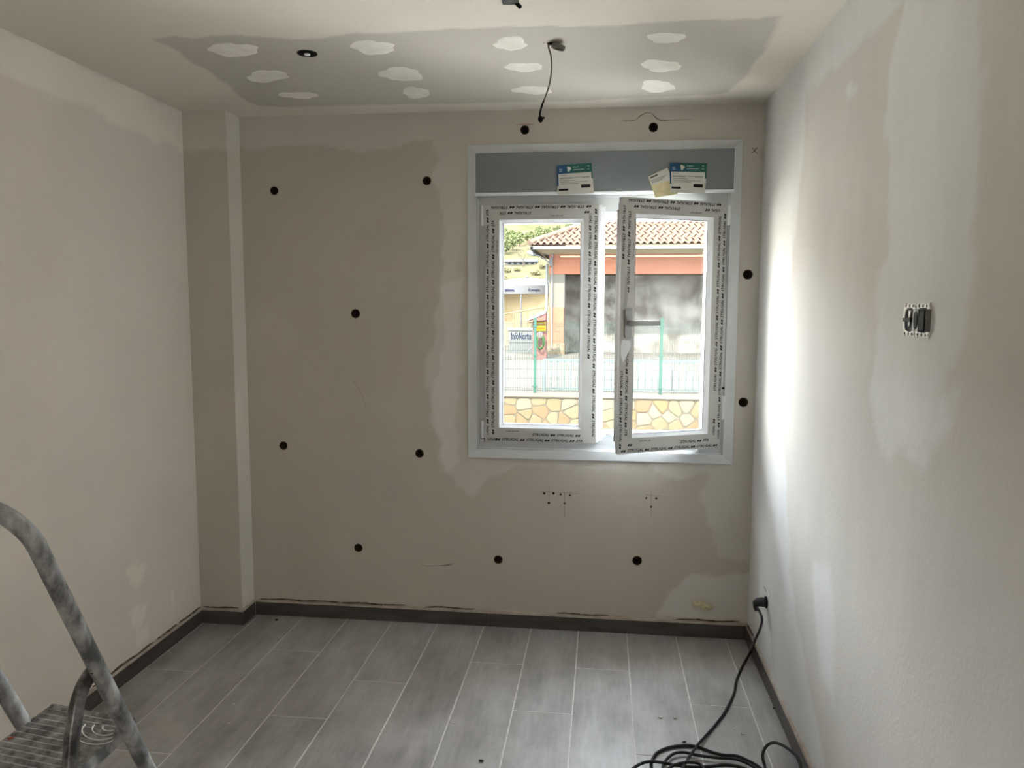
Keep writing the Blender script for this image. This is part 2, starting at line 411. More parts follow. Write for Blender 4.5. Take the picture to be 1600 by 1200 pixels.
pr = [([(1188, 150), (1330, -10), (1440, -30), (1390, 25), (1340, 72), (1262, 150), (1256, 200), (1250, 300), (1238, 400), (1230, 520), (1226, 700), (1235, 900), (1262, 1060), (1290, 1200), (1240, 1200), (1160, 990), (1170, 900)], .8, .02, .02),
      ([(1420, -30), (1395, 60), (1385, 120), (1388, 190), (1395, 240), (1390, 300), (1382, 380), (1370, 430), (1366, 480), (1380, 550), (1362, 600), (1366, 650), (1378, 706), (1420, 700), (1450, 712), (1478, 600), (1500, 480), (1520, 370), (1537, 330), (1547, 200), (1540, 130), (1526, 80), (1526, -30)], .7, .016, .032),
      ([(1365, 600), (1430, 585), (1500, 610), (1470, 690), (1420, 705), (1375, 700)], .9, .03, .03),
      ([(1270, 880), (1298, 885), (1304, 990), (1300, 1090), (1282, 1060), (1275, 980)], .75, .03, .02),
      ([(1322, 138), (1338, 133), (1342, 148), (1326, 152)], .9, .006, .004)]
set_patch(wall_right, patchfn(0, XR, pr, 21))
# rear wall
mb = MB().box((XL-.3, YB-.3, -.3), (XR+.3, YB, H+.3))
wall_rear = mb.build('wall_rear', mat('rear_plaster', srgb(176, 170, 160), .9, srgb(166, 160, 150), 3)); tag(wall_rear, 'plain plastered rear wall behind the camera', None, None, 'structure')

# ceiling
mb = MB()
hole_c = []
for q in ((480, 83, 14.5), (862, 68, 7.5), (797, -3, 9.)):
    c = on(2, H, q[0], q[1]); hole_c.append((c[0], c[1], q[2]*((c-CC) @ CW)/FPX))
U = grid_lines(XL, XR, .014); V1 = grid_lines(-1.6, 0, .014); V2 = grid_lines(YB, -1.6, .1)
plane_grid(mb, U, V1, lambda u, v: (u, v, H), True, hole_c)
plane_grid(mb, grid_lines(XL, XR, .1), V2, lambda u, v: (u, v, H), True)
mb.box((XL-.3, YB-.3, H+.12), (XR+.3, T, H+.3))
ceiling = mb.build('ceiling', m_ceil, recalc=False); tag(ceiling, 'off white ceiling with a grey board strip and filler spots', None, None, 'structure')
pc = [([(243, 62), (275, 58), (300, 60), (330, 55), (370, 53), (420, 58), (480, 62), (510, 60), (545, 53), (600, 52), (680, 45), (800, 43), (900, 41), (1000, 36), (1100, 32), (1180, 29), (1196, 25), (1222, 25),
        (1212, 48), (1196, 75), (1172, 108), (1148, 135), (1138, 146), (1100, 149), (1050, 150), (900, 158), (700, 162), (540, 165), (440, 167), (400, 165), (386, 158), (370, 145), (350, 130), (322, 108), (300, 100), (280, 82)], 1., .010, .010)]
set_patch(ceiling, patchfn(2, H, pc, 31))
m_fill = mat('white_filler', srgb(242, 239, 232), .9, srgb(230, 226, 217), 14)
def blob_patch(cx, cy, rx, ry, parent, ax, val, m_, seed, th=.0012, n=36):
    r_ = random.Random(seed); ph = [r_.uniform(0, 6.3) for _ in range(6)]
    side = -1 if ax != 0 or val > 0 else 1
    ring = []; inner = []
    for k in range(n):
        a = 2*PI*k/n; s_ = 1+.10*math.sin(2*a+ph[0])+.08*math.sin(3*a+ph[1])+.06*math.sin(5*a+ph[2])+.04*math.sin(9*a+ph[3])
        p0 = on(ax, val, cx+rx*s_*math.cos(a), cy+ry*s_*math.sin(a)); p1 = on(ax, val, cx+.8*rx*s_*math.cos(a), cy+.8*ry*s_*math.sin(a)); p1[ax] += side*th
        ring.append(p0); inner.append(p1)
    b_ = MB().add(ring+inner, [(k, (k+1) % n, n+(k+1) % n, n+k) for k in range(n)]+[tuple(range(n, 2*n))])
    return b_.build('filler_patch', m_, parent, smooth=False)
for i, q in enumerate([(365, 78, 36, 11.5), (418, 119, 33, 9), (467, 149, 29, 5.5), (583, 74, 34, 11), (627, 116, 34, 10.5), (650, 145, 22, 8.5), (798, 68, 27, 10), (819, 105, 27, 8),
                       (832, 141, 29, 7), (1041, 59, 27, 9), (1033, 103, 32, 9), (1027, 135, 28, 9)]):
    blob_patch(*q, ceiling, 2, H, m_fill, 100+i)
m_dark = mat('dark_void', srgb(24, 22, 20), .9)
m_ringb = mat('black_plastic', srgb(12, 12, 13), .7, spec=.2)
for i, (hx, hy, r_) in enumerate(hole_c):
    M = Matrix.Translation((hx, hy, H))
    MB().lathe([(r_*1.03, -.0004), (r_*.98, .02), (r_*.96, .11), (.0001, .11)], 24, M).build('ceiling_hole', m_dark, ceiling)

# floor: grout bed with planks, each plank an object
m_grout = mat('pale_grout', srgb(232, 231, 228), .85, srgb(214, 212, 208), 30)
m_plank = mat('grey_wood_tile', srgb(122, 118, 115), .40, srgb(180, 178, 177), 2.6, bump=.05, bscale=40, stretch=(4.2, .9, 1), rough2=.56, spec=1., rand=.05, detail=10, contrast=(.3, .72))
nt = m_plank.node_tree; ge = nt.nodes.new('ShaderNodeNewGeometry'); dn = nt.nodes.new('ShaderNodeTexNoise'); dn.inputs['Scale'].default_value = 3.2; dn.inputs['Detail'].default_value = 9; dn.inputs['Roughness'].default_value = .68
nt.links.new(ge.outputs['Position'], dn.inputs['Vector'])
dr = nt.nodes.new('ShaderNodeMapRange'); dr.inputs['From Min'].default_value = .42; dr.inputs['From Max'].default_value = .72; dr.inputs['To Max'].default_value = .5; nt.links.new(dn.outputs['Fac'], dr.inputs['Value'])
dm = nt.nodes.new('ShaderNodeMix'); dm.data_type = 'RGBA'; dm.inputs[7].default_value = srgb(208, 205, 201)
src = nt.nodes['Principled BSDF'].inputs['Base Color'].links[0].from_socket
gn = nt.nodes.new('ShaderNodeTexNoise'); gn.inputs['Scale'].default_value = 14; gn.inputs['Detail'].default_value = 6
gm = nt.nodes.new('ShaderNodeMapping'); gm.inputs['Scale'].default_value = (5, .55, 1); nt.links.new(ge.outputs['Position'], gm.inputs[0]); nt.links.new(gm.outputs[0], gn.inputs['Vector'])
gr = nt.nodes.new('ShaderNodeMapRange'); gr.inputs['From Min'].default_value = .3; gr.inputs['From Max'].default_value = .7; gr.inputs['To Min'].default_value = .86; gr.inputs['To Max'].default_value = 1.1; nt.links.new(gn.outputs['Fac'], gr.inputs['Value'])
gh = nt.nodes.new('ShaderNodeHueSaturation'); nt.links.new(src, gh.inputs['Color']); nt.links.new(gr.outputs[0], gh.inputs['Value'])
nt.links.new(gh.outputs[0], dm.inputs[6]); nt.links.new(dr.outputs[0], dm.inputs[0]); nt.links.new(dm.outputs[2], nt.nodes['Principled BSDF'].inputs['Base Color'])
pb_ = m_plank.node_tree.nodes['Principled BSDF']; pb_.inputs['Coat Weight'].default_value = 1.; pb_.inputs['Coat Roughness'].default_value = .40; pb_.inputs['Coat IOR'].default_value = 1.6
mb = MB().box((XL-.3, YB-.3, -.2), (XR+.3, T, -.0012))
floor = mb.build('floor', m_grout); tag(floor, 'grey wood-look tile floor with pale grout lines', None, None, 'structure')
G0, GW, GAP = -1.245, .2303, .0056
JOINT = {-3: -.623, -2: -1.205, -1: -.381, 0: -.919, 1: -.614, 2: -1.30, 3: -.388, 4: -.768, 5: -.388, 6: -1.013, 7: -.638, 8: -1.27}
PLK = {}
for k in range(-3, 9):
    xa = max(G0+GW*k, XL)+GAP/2; xb = min(G0+GW*(k+1), XR)-GAP/2
    y1 = 0.; y0 = JOINT[k]
    while y1 > YB:
        y0c = max(y0, YB); w_, l_ = round(xb-xa, 4), round(y1-y0c-GAP, 4)
        if (w_, l_) not in PLK:
            b_ = MB().box((-w_/2, -l_/2, -.009), (w_/2, l_/2, 0)); ob = b_.build('plank', m_plank, floor, bevel=.0008); PLK[(w_, l_)] = ob.data
        else:
            ob = bpy.data.objects.new('plank', PLK[(w_, l_)]); COL.objects.link(ob); ob.parent = floor
        ob.location = ((xa+xb)/2, (y1+y0c)/2, 0)
        y1 = y0; y0 -= 1.2

# baseboards: skirting tiles over a mortar bed
m_skirt = mat('dark_skirting_tile', srgb(70, 65, 61), .5, srgb(88, 82, 77), 5, stretch=(1, 1, 6), rand=.05)
m_skirt_side = m_skirt
m_mortar = mat('pinkish_mortar', srgb(176, 160, 146), .95, srgb(198, 190, 178), 18, bump=.3, bscale=50)
m_gap = mat('dirty_gap', srgb(66, 56, 46), .95, srgb(120, 105, 90), 25)
def baseboard(name, label, axis, fixed, sgn, a, b, joints, gaps):
    """runs along axis (0: x, 1: y) at wall coordinate fixed; sgn = direction into the room"""
    n = max(2, int((b-a)/.02)); mbm = MB(); top = []; 
    r_ = random.Random(name); 
    prof = []
    for i in range(n+1):
        t = a+(b-a)*i/n; h_ = SK_H+.012+.003*math.sin(t*23)+r_.uniform(-.0015, .0015); prof.append((t, h_))
    def P(t, d, z): return (t, fixed+sgn*d, z) if axis == 0 else (fixed+sgn*d, t, z)
    vs_ = []
    for t, h_ in prof: vs_ += [P(t, .0005, h_+.002), P(t, .0075, h_-.002), P(t, .0095, SK_H-.002), P(t, .0005, SK_H-.01)]
    fs = [(4*i+k, 4*i+k+1, 4*i+k+5, 4*i+k+4) for i in range(n) for k in range(3)]
    mbm.add(vs_, fs); o = mbm.build(name, m_mortar); tag(o, label, None, None, 'structure')
    cuts = [a]+list(joints)+[b]
    for c0, c1 in zip(cuts[:-1], cuts[1:]):
        p0, p1 = P(c0+.0006, .0008, .0005), P(c1-.0006, SK_T, SK_H)
        c = [(p0[i]+p1[i])/2 for i in range(3)]
        MB().box([p0[i]-c[i] for i in range(3)], [p1[i]-c[i] for i in range(3)]).build('skirting_tile', m_skirt, o, bevel=.0012, loc=c)
    for g0, g1 in gaps:
        q = max(4, int((g1-g0)/.015)); vv = []
        for i in range(q+1):
            t = g0+(g1-g0)*i/q; e = max(0, math.sin(PI*i/q))**.5*r_.uniform(.3, 1)
            zc = SK_H+.0165+.002*math.sin(t*31); vv += [P(t, .0012, zc+.0045*e), P(t, .0085, zc-.002*e-.001)]
        MB().add(vv, [(2*i, 2*i+1, 2*i+3, 2*i+2) for i in range(q)]).build('open_gap', m_gap, o)
    return o
xj = on(1, -.011, 763, 960)[0]
baseboard('baseboard_back', 'dark grey skirting along the back wall below the window', 0, 0., -1, XC+SK_T, XR-SK_T, [xj], [(-1.70, -.95), (-.85, -.6), (-.2, .05), (.35, .66)])
baseboard('baseboard_column', 'short dark skirting across the corner column front', 0, -CD, -1, XL+SK_T, XC+SK_T, [], [(-1.93, -1.75)])
baseboard('baseboard_return', 'short dark skirting on the column side', 1, XC, 1, -CD, -SK_T, [], [])
baseboard('baseboard_left', 'dark grey skirting along the left wall', 1, XL, 1, YB, -CD, [-4.4, -3.2, -2.05, -.93], [(-.95, -.55), (-.52, -.36), (-.34, -.15)])
baseboard('baseboard_right', 'grey skirting along the right wall', 1, XR, -1, YB, 0., [-4.5, -3.3, -2.1], [(-.16, -.03)])

# ------------------------------------------------------------------ window_1
m_pvc = mat('white_pvc', srgb(224, 228, 230), .32, srgb(218, 222, 224), 3)
m_pvcw = mat('white_bead', srgb(240, 243, 246), .28)
m_film = mat('grey_protective_film', srgb(205, 205, 202), .38, srgb(194, 194, 190), 6)
m_cover = mat('blue_grey_film', srgb(138, 144, 148), .42, srgb(130, 137, 142), 4)
m_ink = mat('black_print', srgb(20, 20, 20), .6)
m_inkg = mat('grey_print', srgb(120, 120, 118), .6)
m_gask = mat('black_gasket', srgb(30, 31, 33), .7)
m_alu = mat('brushed_aluminium', srgb(172, 173, 172), .42, metal=.25)
m_glass = glass_mat('clear_glass')
window = empty('window_1', (0, 0, 0)); tag(window, 'white framed two-sash window with the right sash swung open', None, None, 'structure')
ty0, ty1 = -.013, .001
a, b, c, d = GX['x0'], GX['x1'], GX['z0'], GX['z1']; ia, ib, ic, idz = -.585, .558, .882, 2.252
for poly in ([(a, c), (ia, ic), (ia, idz), (a, d)], [(b, c), (ib, ic), (ib, idz), (b, d)], [(a, c), (b, c), (ib, ic), (ia, ic)], [(a, d), (b, d), (ib, idz), (ia, idz)]):
    MB().prism(poly, 1, ty0, ty1).build('trim', m_pvc, window, bevel=.0015)
# fixed frame just inside the trim
fr = MB(); fy0, fy1 = .006, .075; fo = .078
for A, B in (((ia-.012, fy0, ic-.01), (ia+fo, fy1, 2.27)), ((ib-fo, fy0, ic-.01), (ib+.012, fy1, 2.27)), ((ia+fo, fy0, ic-.01), (ib-fo, fy1, ic+.072)), ((ia+fo, fy0, 1.987), (ib-fo, fy1, 2.27))):
    fr.box(A, B)
fixed = fr.build('fixed_frame', m_pvc, window, bevel=.002)
# step of the frame rebate: thin raised lip round the frame
lp = MB()
for A, B in (((ia, -.002, ic), (ia+.006, fy0, 2.06)), ((ib-.006, -.002, ic), (ib, fy0, 2.06)), ((ia, -.002, ic), (ib, fy0, ic+.006))): lp.box(A, B)
lp.build('frame_lip', m_pvcw, window)
# shutter box cover with its bare white lip
MB().box((-.589, -.032, 2.077), (.568, ty0, 2.2535)).build('shutter_box_cover', m_cover, window, bevel=.004)
lip = MB().prism([(-.012, 2.064), (-.027, 2.064), (-.033, 2.070), (-.034, 2.0765), (-.012, 2.0765)], 0, -.590, .569).build('cover_lip', m_pvcw, window)
side = MB().box((-.5915, -.0325, 2.065), (-.5885, ty0, 2.2535)).box((.5675, -.0325, 2.065), (.5705, ty0, 2.2535)); side.build('cover_edge', m_pvcw, window)

SW, SH, RW, BW = .521, 1.101, .067, .0135
def sash(name, s, label):
    """s=+1: hinges at local x=0 and width to +x; s=-1: width to -x. Room face at local y=-.030"""
    yf, yb_ = -.030, .034
    fr_ = MB(); X = lambda q: s*q
    def ring(w0, w1, ya, yb2, mbx):
        for A, B in (((X(w0), ya, w0), (X(w1), yb2, SH-w0)), ((X(SW-w1), ya, w0), (X(SW-w0), yb2, SH-w0)), ((X(w1), ya, w0), (X(SW-w1), yb2, w1)), ((X(w1), ya, SH-w1), (X(SW-w1), yb2, SH-w0))): mbx.box(A, B)
    ring(0, RW, yf, -.006, fr_); ring(.018, RW, -.006, yb_, fr_)
    o = fr_.build(name, m_film, window); o['label'] = label
    # glazing beads, mitred and sloping to the glass
    for side_ in range(4):
        w0, w1 = RW, RW+BW
        L = [[(w0, w0), (w0, SH-w0), (w1, SH-w1), (w1, w1)], [(SW-w0, w0), (SW-w0, SH-w0), (SW-w1, SH-w1), (SW-w1, w1)],
             [(w0, w0), (SW-w0, w0), (SW-w1, w1), (w1, w1)], [(w0, SH-w0), (SW-w0, SH-w0), (SW-w1, SH-w1), (w1, SH-w1)]][side_]
        yy = [yf+.001, yf+.001, -.006, -.006]
        vv = [(X(p[0]), yy[i], p[1]) for i, p in enumerate(L)] + [(X(p[0]), .004, p[1]) for p in L]
        MB().add(vv, [(0, 1, 2, 3), (4, 5, 6, 7), (0, 1, 5, 4), (1, 2, 6, 5), (2, 3, 7, 6), (3, 0, 4, 7)]).build('glazing_bead', m_pvcw, o)
    g = MB(); w1 = RW+BW-.004; ring(w1, w1+.0055, -.0055, -.004, g); g.build('glazing_gasket', m_gask, o)
    MB().box((X(w1-.004), -.002, w1-.004), (X(SW-w1+.004), .002, SH-w1+.004)).build('glass_pane', m_glass, o)
    MB().box((X(w1-.004), .018, w1-.004), (X(SW-w1+.004), .022, SH-w1+.004)).build('glass_pane', m_glass, o)
    sp_ = MB(); ring(w1-.003, w1+.006, .0025, .0175, sp_); sp_.build('spacer_bar', m_alu, o)
    return o
def film_print(o, s, seed, torn=()):
    """two lines of repeated lettering with a slanted mark on every member of the sash"""
    yf = -.0306; X = lambda q: s*q; P0 = .117; r_ = random.Random(seed)
    xl, xr_ = (0, SW) if s > 0 else (-SW, 0)
    for mem in ('left', 'right', 'bottom', 'top'):
        mbp = MB()
        for row, off in ((0, .0115), (1, .037)):
            if mem == 'left' and s > 0: place = lambda a_, b_, off=off: (xl+off+.0065-b_, yf, a_)
            elif mem == 'left': place = lambda a_, b_, off=off: (xl+off-.0065+b_, yf, SH-a_)
            elif mem == 'right' and s > 0: place = lambda a_, b_, off=off: (xr_-off-.0065+b_, yf, SH-a_)
            elif mem == 'right': place = lambda a_, b_, off=off: (xr_-off+.0065-b_, yf, a_)
            elif mem == 'bottom': place = lambda a_, b_, off=off: (xl+a_, yf, off-.0055+b_)
            else: place = lambda a_, b_, off=off: (xr_-a_, yf, SH-off+.0055-b_)
            lo = .012+row*.022; hi = (SH if mem in ('left', 'right') else SW)-.012-row*.022
            t = lo-r_.uniform(0, .1)
            while t < hi:
                a0, a1 = t, t+.079
                cut = any(m_ == mem and rr == row and a1+.03 > c0 and a0 < c1 for m_, rr, c0, c1 in torn)
                if not cut:
                    if a0 >= lo and a1 <= hi: put_text(mbp, 'STRUGAL', .080, .0125, lambda a_, b_: place(a0+a_, b_), .25, bold=.028)
                    elif a1 > lo+.02 and a0 < lo: put_text(mbp, 'UGAL', .045, .0125, lambda a_, b_: place(max(lo, a1-.045)+a_, b_), .25, bold=.028)
                    elif lo <= a0 < hi-.03: put_text(mbp, 'STR', .030, .0125, lambda a_, b_: place(a0+a_, b_), .25, bold=.028)
                    q = a1+.0075
                    if lo < q < hi-.024:
                        # slanted double-leaf mark between the words
                        for dx in (0, .0115):
                            pts = [(q+dx, .001), (q+dx+.008, .0), (q+dx+.0125, .0085), (q+dx+.011, .0105), (q+dx+.004, .0098), (q+dx-.0005, .004)]
                            mbp.add([place(*p) for p in pts], [tuple(range(6))])
                t += P0
        pr_ = mbp.build('film_print', m_ink, o, recalc=False)
        # small grey stamp of the film maker beside the inner line
    for (cx, cz, ln_, vert) in torn_stamps.get(o.name.split('.')[0]+str(s), ()):
        mbg = MB()
        for k in range(9):
            t0 = k*ln_/9; hgt = .0035+.0015*((k*7) % 3)
            if vert: mbg.add([(cx, yf, cz+t0), (cx+hgt, yf, cz+t0), (cx+hgt, yf, cz+t0+ln_/12), (cx, yf, cz+t0+ln_/12)], [(0, 1, 2, 3)])
            else: mbg.add([(cx+t0, yf, cz), (cx+t0+ln_/12, yf, cz), (cx+t0+ln_/12, yf, cz+hgt), (cx+t0, yf, cz+hgt)], [(0, 1, 2, 3)])
        mbg.build('film_stamp', m_inkg, o)
torn_stamps = {'window_sash1': [(.10, .049, .06, False), (.30, SH-.054, .06, False), (.054, SH-.22, .06, True)],
               'window_sash-1': [(-.42, .049, .06, False), (-.19, SH-.054, .06, False), (-SW+.055, SH-.26, .07, True)]}
sl = sash('window_sash', 1, 'closed left sash covered in printed film'); sl.location = (-.545, 0., .920)
film_print(sl, 1, 1, [('bottom', 1, .09, .15), ('top', 1, .12, .22), ('right', 1, .80, .96)])
sr_ = sash('window_sash', -1, 'right sash swung open into the room'); sr_.name = 'window_sash'
OA = math.radians(26); hx, hy = .534, .002
sr_.rotation_euler = (0, 0, OA); 
sr_.location = (hx-.010*math.sin(OA), hy-.004, .918)
film_print(sr_, -1, 2, [('bottom', 1, .10, .20), ('top', 1, .12, .2), ('left', 0, .36, .66), ('left', 1, .46, .60), ('right', 1, .14, .24)])
# meeting stile cover on the left sash
MB().box((SW-.004, -.020, .004), (SW+.014, .05, SH-.004)).box((SW+.012, -.006, .012), (SW+.030, .05, SH-.012)).build('meeting_stile', m_pvcw, sl, bevel=.0012)
MB().box((SW+.0285, .010, .50), (SW+.0306, .016, .535)).build('red_tag', mat('red_plastic', srgb(200, 40, 50), .5), sl)
# handle
hz = 1.487-.918
hb = MB().prism([(-SW+.022, hz-.062), (-SW+.050, hz-.062), (-SW+.054, hz-.056), (-SW+.054, hz+.056), (-SW+.050, hz+.062), (-SW+.022, hz+.062), (-SW+.018, hz+.056), (-SW+.018, hz-.056)], 1, -.042, -.030)
handle = hb.build('handle', m_alu, sr_, bevel=.002); handle['label'] = 'grey metal window handle turned level'
MB().tube([(-SW+.036, -.040, hz), (-SW+.036, -.058, hz), (-SW+.040, -.066, hz), (-SW+.060, -.068, hz), (-SW+.11, -.068, hz), (-SW+.172, -.067, hz)], [.011, .011, .0115, .0115, .0115, .0115], 12, True, .7, up=(0, 0, 1)).build('handle_lever', m_alu, sr_, smooth=True)
# torn film round the handle
MB().add([(-SW+q[0], -.0308, hz+q[1]) for q in ((.006, -.14), (.018, -.17), (.040, -.13), (.054, -.10), (.050, -.075), (.012, -.07), (.004, -.10))], [tuple(range(7))]).build('torn_film', m_pvcw, sr_)
MB().add([(-SW+q[0], -.0308, hz+q[1]) for q in ((.014, .065), (.030, .07), (.036, .12), (.030, .19), (.022, .21), (.020, .14))], [tuple(range(6))]).build('torn_film', m_alu, sr_)
# locking bar let into the free edge
MB().box((-SW-.0012, -.004, .05), (-SW+.001, .012, SH-.05)).box((-SW-.004, .0, .30), (-SW, .008, .315)).box((-SW-.004, .0, .80), (-SW, .008, .815)).build('locking_bar', m_alu, sr_)
# hinges
def hinge(parent, x, z, h_, y=-.022):
    MB().tube([(x, y, z), (x, y, z+h_)], .0068, 10).box((x-.004, y, z+.004), (x+.012, y+.02, z+h_-.004)).build('hinge', m_pvcw, parent)
hinge(sl, -.013, 1.01, .09); hinge(sl, -.013, .012, .085)
MB().box((-.021, -.030, .0), (-.005, -.014, .011)).build('hinge_pin', m_pvcw, sl); MB().box((-.020, -.029, .011), (-.004, -.013, .0135)).box((-.006, -.029, -.001), (-.003, -.02, .012)).build('hinge_cap', m_ink, sl)
hinge(window, .5485, .92+.125, .11); hinge(window, .5485, .92+1.0, .09)
MB().box((.537, -.014, 1.20), (.551, -.001, 1.62)).build('hinge_guide', m_pvc, window)
MB().box((.540, -.026, 1.186), (.556, -.012, 1.194)).build('hinge_stop', m_ink, window)
MB().box((.539, -.022, 1.10), (.551, -.003, 1.183)).build('hinge_cover', m_film, window)
# keeper plate on the sill of the fixed frame and rebate strip at the opening
MB().box((.02, -.002, .958), (.056, .03, .962)).build('keeper_plate', m_alu, window)
st = MB()
for A, B in (((ia+fo, .052, ic+.072), (ib-fo, .075, ic+.092)), ((ia+fo, .052, 1.967), (ib-fo, .075, 1.987)), ((ib-fo-.02, .052, ic+.09), (ib-fo, .075, 1.97))): st.box(A, B)
st.build('rebate_strip', m_pvcw, window)
# rolled shutter edge above the opening
MB().box((-.52, .10, 1.955), (.49, .112, 2.2)).build('roller_shutter', mat('white_slat', srgb(225, 226, 225), .5), window)

# paper labels stuck on the shutter box cover
m_green = mat('green_header', srgb(38, 108, 92), .55, srgb(30, 92, 118), 6, contrast=(.4, .6))
m_blue = mat('blue_header', srgb(28, 84, 130), .55)
m_paper = mat('white_paper', srgb(222, 222, 214), .7)
m_papery = mat('cream_paper', srgb(222, 212, 165), .75, srgb(205, 196, 158), 40)
m_tiny = mat('grey_lines', srgb(120, 122, 122), .7)
def card(name, quad, label, style):
    """quad: pixel corners tl, tr, br, bl on the cover plane"""
    yv = -.0345
    Q = [on(1, yv, *q) for q in quad]
    def P(a_, b_, lift=0.):           # a 0..1 left-right, b 0..1 bottom-top
        p = (Q[3]*(1-a_)+Q[2]*a_)*(1-b_)+(Q[0]*(1-a_)+Q[1]*a_)*b_
        p = p.copy(); p[1] -= lift+.004*max(0, .25-b_)*4+.002*math.sin(a_*PI); return p
    n = 8; mbc = MB(); vs_ = [P(i/n, j/n) for i in range(n+1) for j in range(n+1)]+[P(i/n, j/n, .0008) for i in range(n+1) for j in range(n+1)]
    o_ = (n+1)**2; fs = []
    for i in range(n):
        for j in range(n):
            q = (i*(n+1)+j, (i+1)*(n+1)+j, (i+1)*(n+1)+j+1, i*(n+1)+j+1); fs += [q, tuple(o_+k for k in q)]
    mbc.add(vs_, fs)
    root = mbc.build(name, m_papery if style == 'cream' else m_paper, None, recalc=False); tag(root, label, 'paper label', 'paper labels on the shutter box')
    def rect(nm, a0, a1, b0, b1, m_, lift=.0012, mbx=None):
        k = 6; vv = [P(a0+(a1-a0)*i/k, q, lift) for i in range(k+1) for q in (b0, b1)]
        f_ = [(2*i, 2*i+2, 2*i+3, 2*i+1) for i in range(k)]
        if mbx is not None: mbx.add(vv, f_); return mbx
        return MB().add(vv, f_).build(nm, m_, root, recalc=False)
    if style == 'header':
        rect('header_band', .26, 1., .70, 1., m_green); rect('header_corner', 0., .27, .70, 1., m_blue); rect('header_side', 0., .04, .30, .7, m_blue); rect('header_side', .965, 1., .5, .7, m_green)
        lg = MB(); pts = []
        for k in range(14):
            a_ = 2*PI*k/14; rr = 1+.22*math.sin(3*a_+1); pts.append(P(.345+.055*rr*math.cos(a_), .85+.085*rr*math.sin(a_), .0016))
        lg.add(pts, [tuple(range(14))]).build('header_emblem', m_paper, root, recalc=False)
        wl = MB()
        for a0, a1, bb in ((.46, .64, .89), (.46, .78, .80), (.87, .93, .90), (.87, .93, .80), (.07, .15, .84), (.07, .15, .78)): rect('', a0, a1, bb, bb+.022, None, .0016, wl)
        tag(wl.build('header_lines', mat('pale_print', srgb(190, 205, 200), .7), root, recalc=False), kind='stuff')
        tl = MB()
        for a0, a1, bb in ((.08, .26, .64), (.08, .92, .555), (.08, .42, .53), (.7, .92, .53), (.08, .50, .46), (.10, .86, .40), (.10, .6, .35)): rect('', a0, a1, bb, bb+.014, None, .0014, tl)
        tl.build('text_lines', m_tiny, root, recalc=False)
        bl = MB(); rect('', .04, .30, .13, .20, None, .0016, bl); rect('', .66, .92, .20, .31, None, .0016, bl)
        tag(bl.build('bar_code', m_ink, root, recalc=False), kind='stuff')
    else:
        tl = MB()
        for a0, a1, bb in ((.08, .45, .88), (.08, .8, .76), (.08, .7, .71), (.08, .6, .66)): rect('', a0, a1, bb, bb+(.05 if bb > .8 else .015), None, .0014, tl)
        tl.build('text_lines', m_ink, root, recalc=False)
        rect('upper_half', 0.02, .98, .55, .99, m_paper, .0010)
    return root
card('paper_label', [(870, 258.5), (924.5, 254.5), (928, 302), (871, 305)], 'green-headed paper label alone on the middle of the blue grey shutter box cover', 'header')
card('paper_label', [(1012.5, 276), (1043, 262), (1059, 303), (1024, 309)], 'tilted cream paper label tucked behind the right green-headed one', 'cream')
ob = card('paper_label', [(1046, 254.5), (1104.5, 255.5), (1101.5, 303), (1047, 301)], 'green-headed paper label overlapping the tilted cream one', 'header'); ob.location.y = -.004

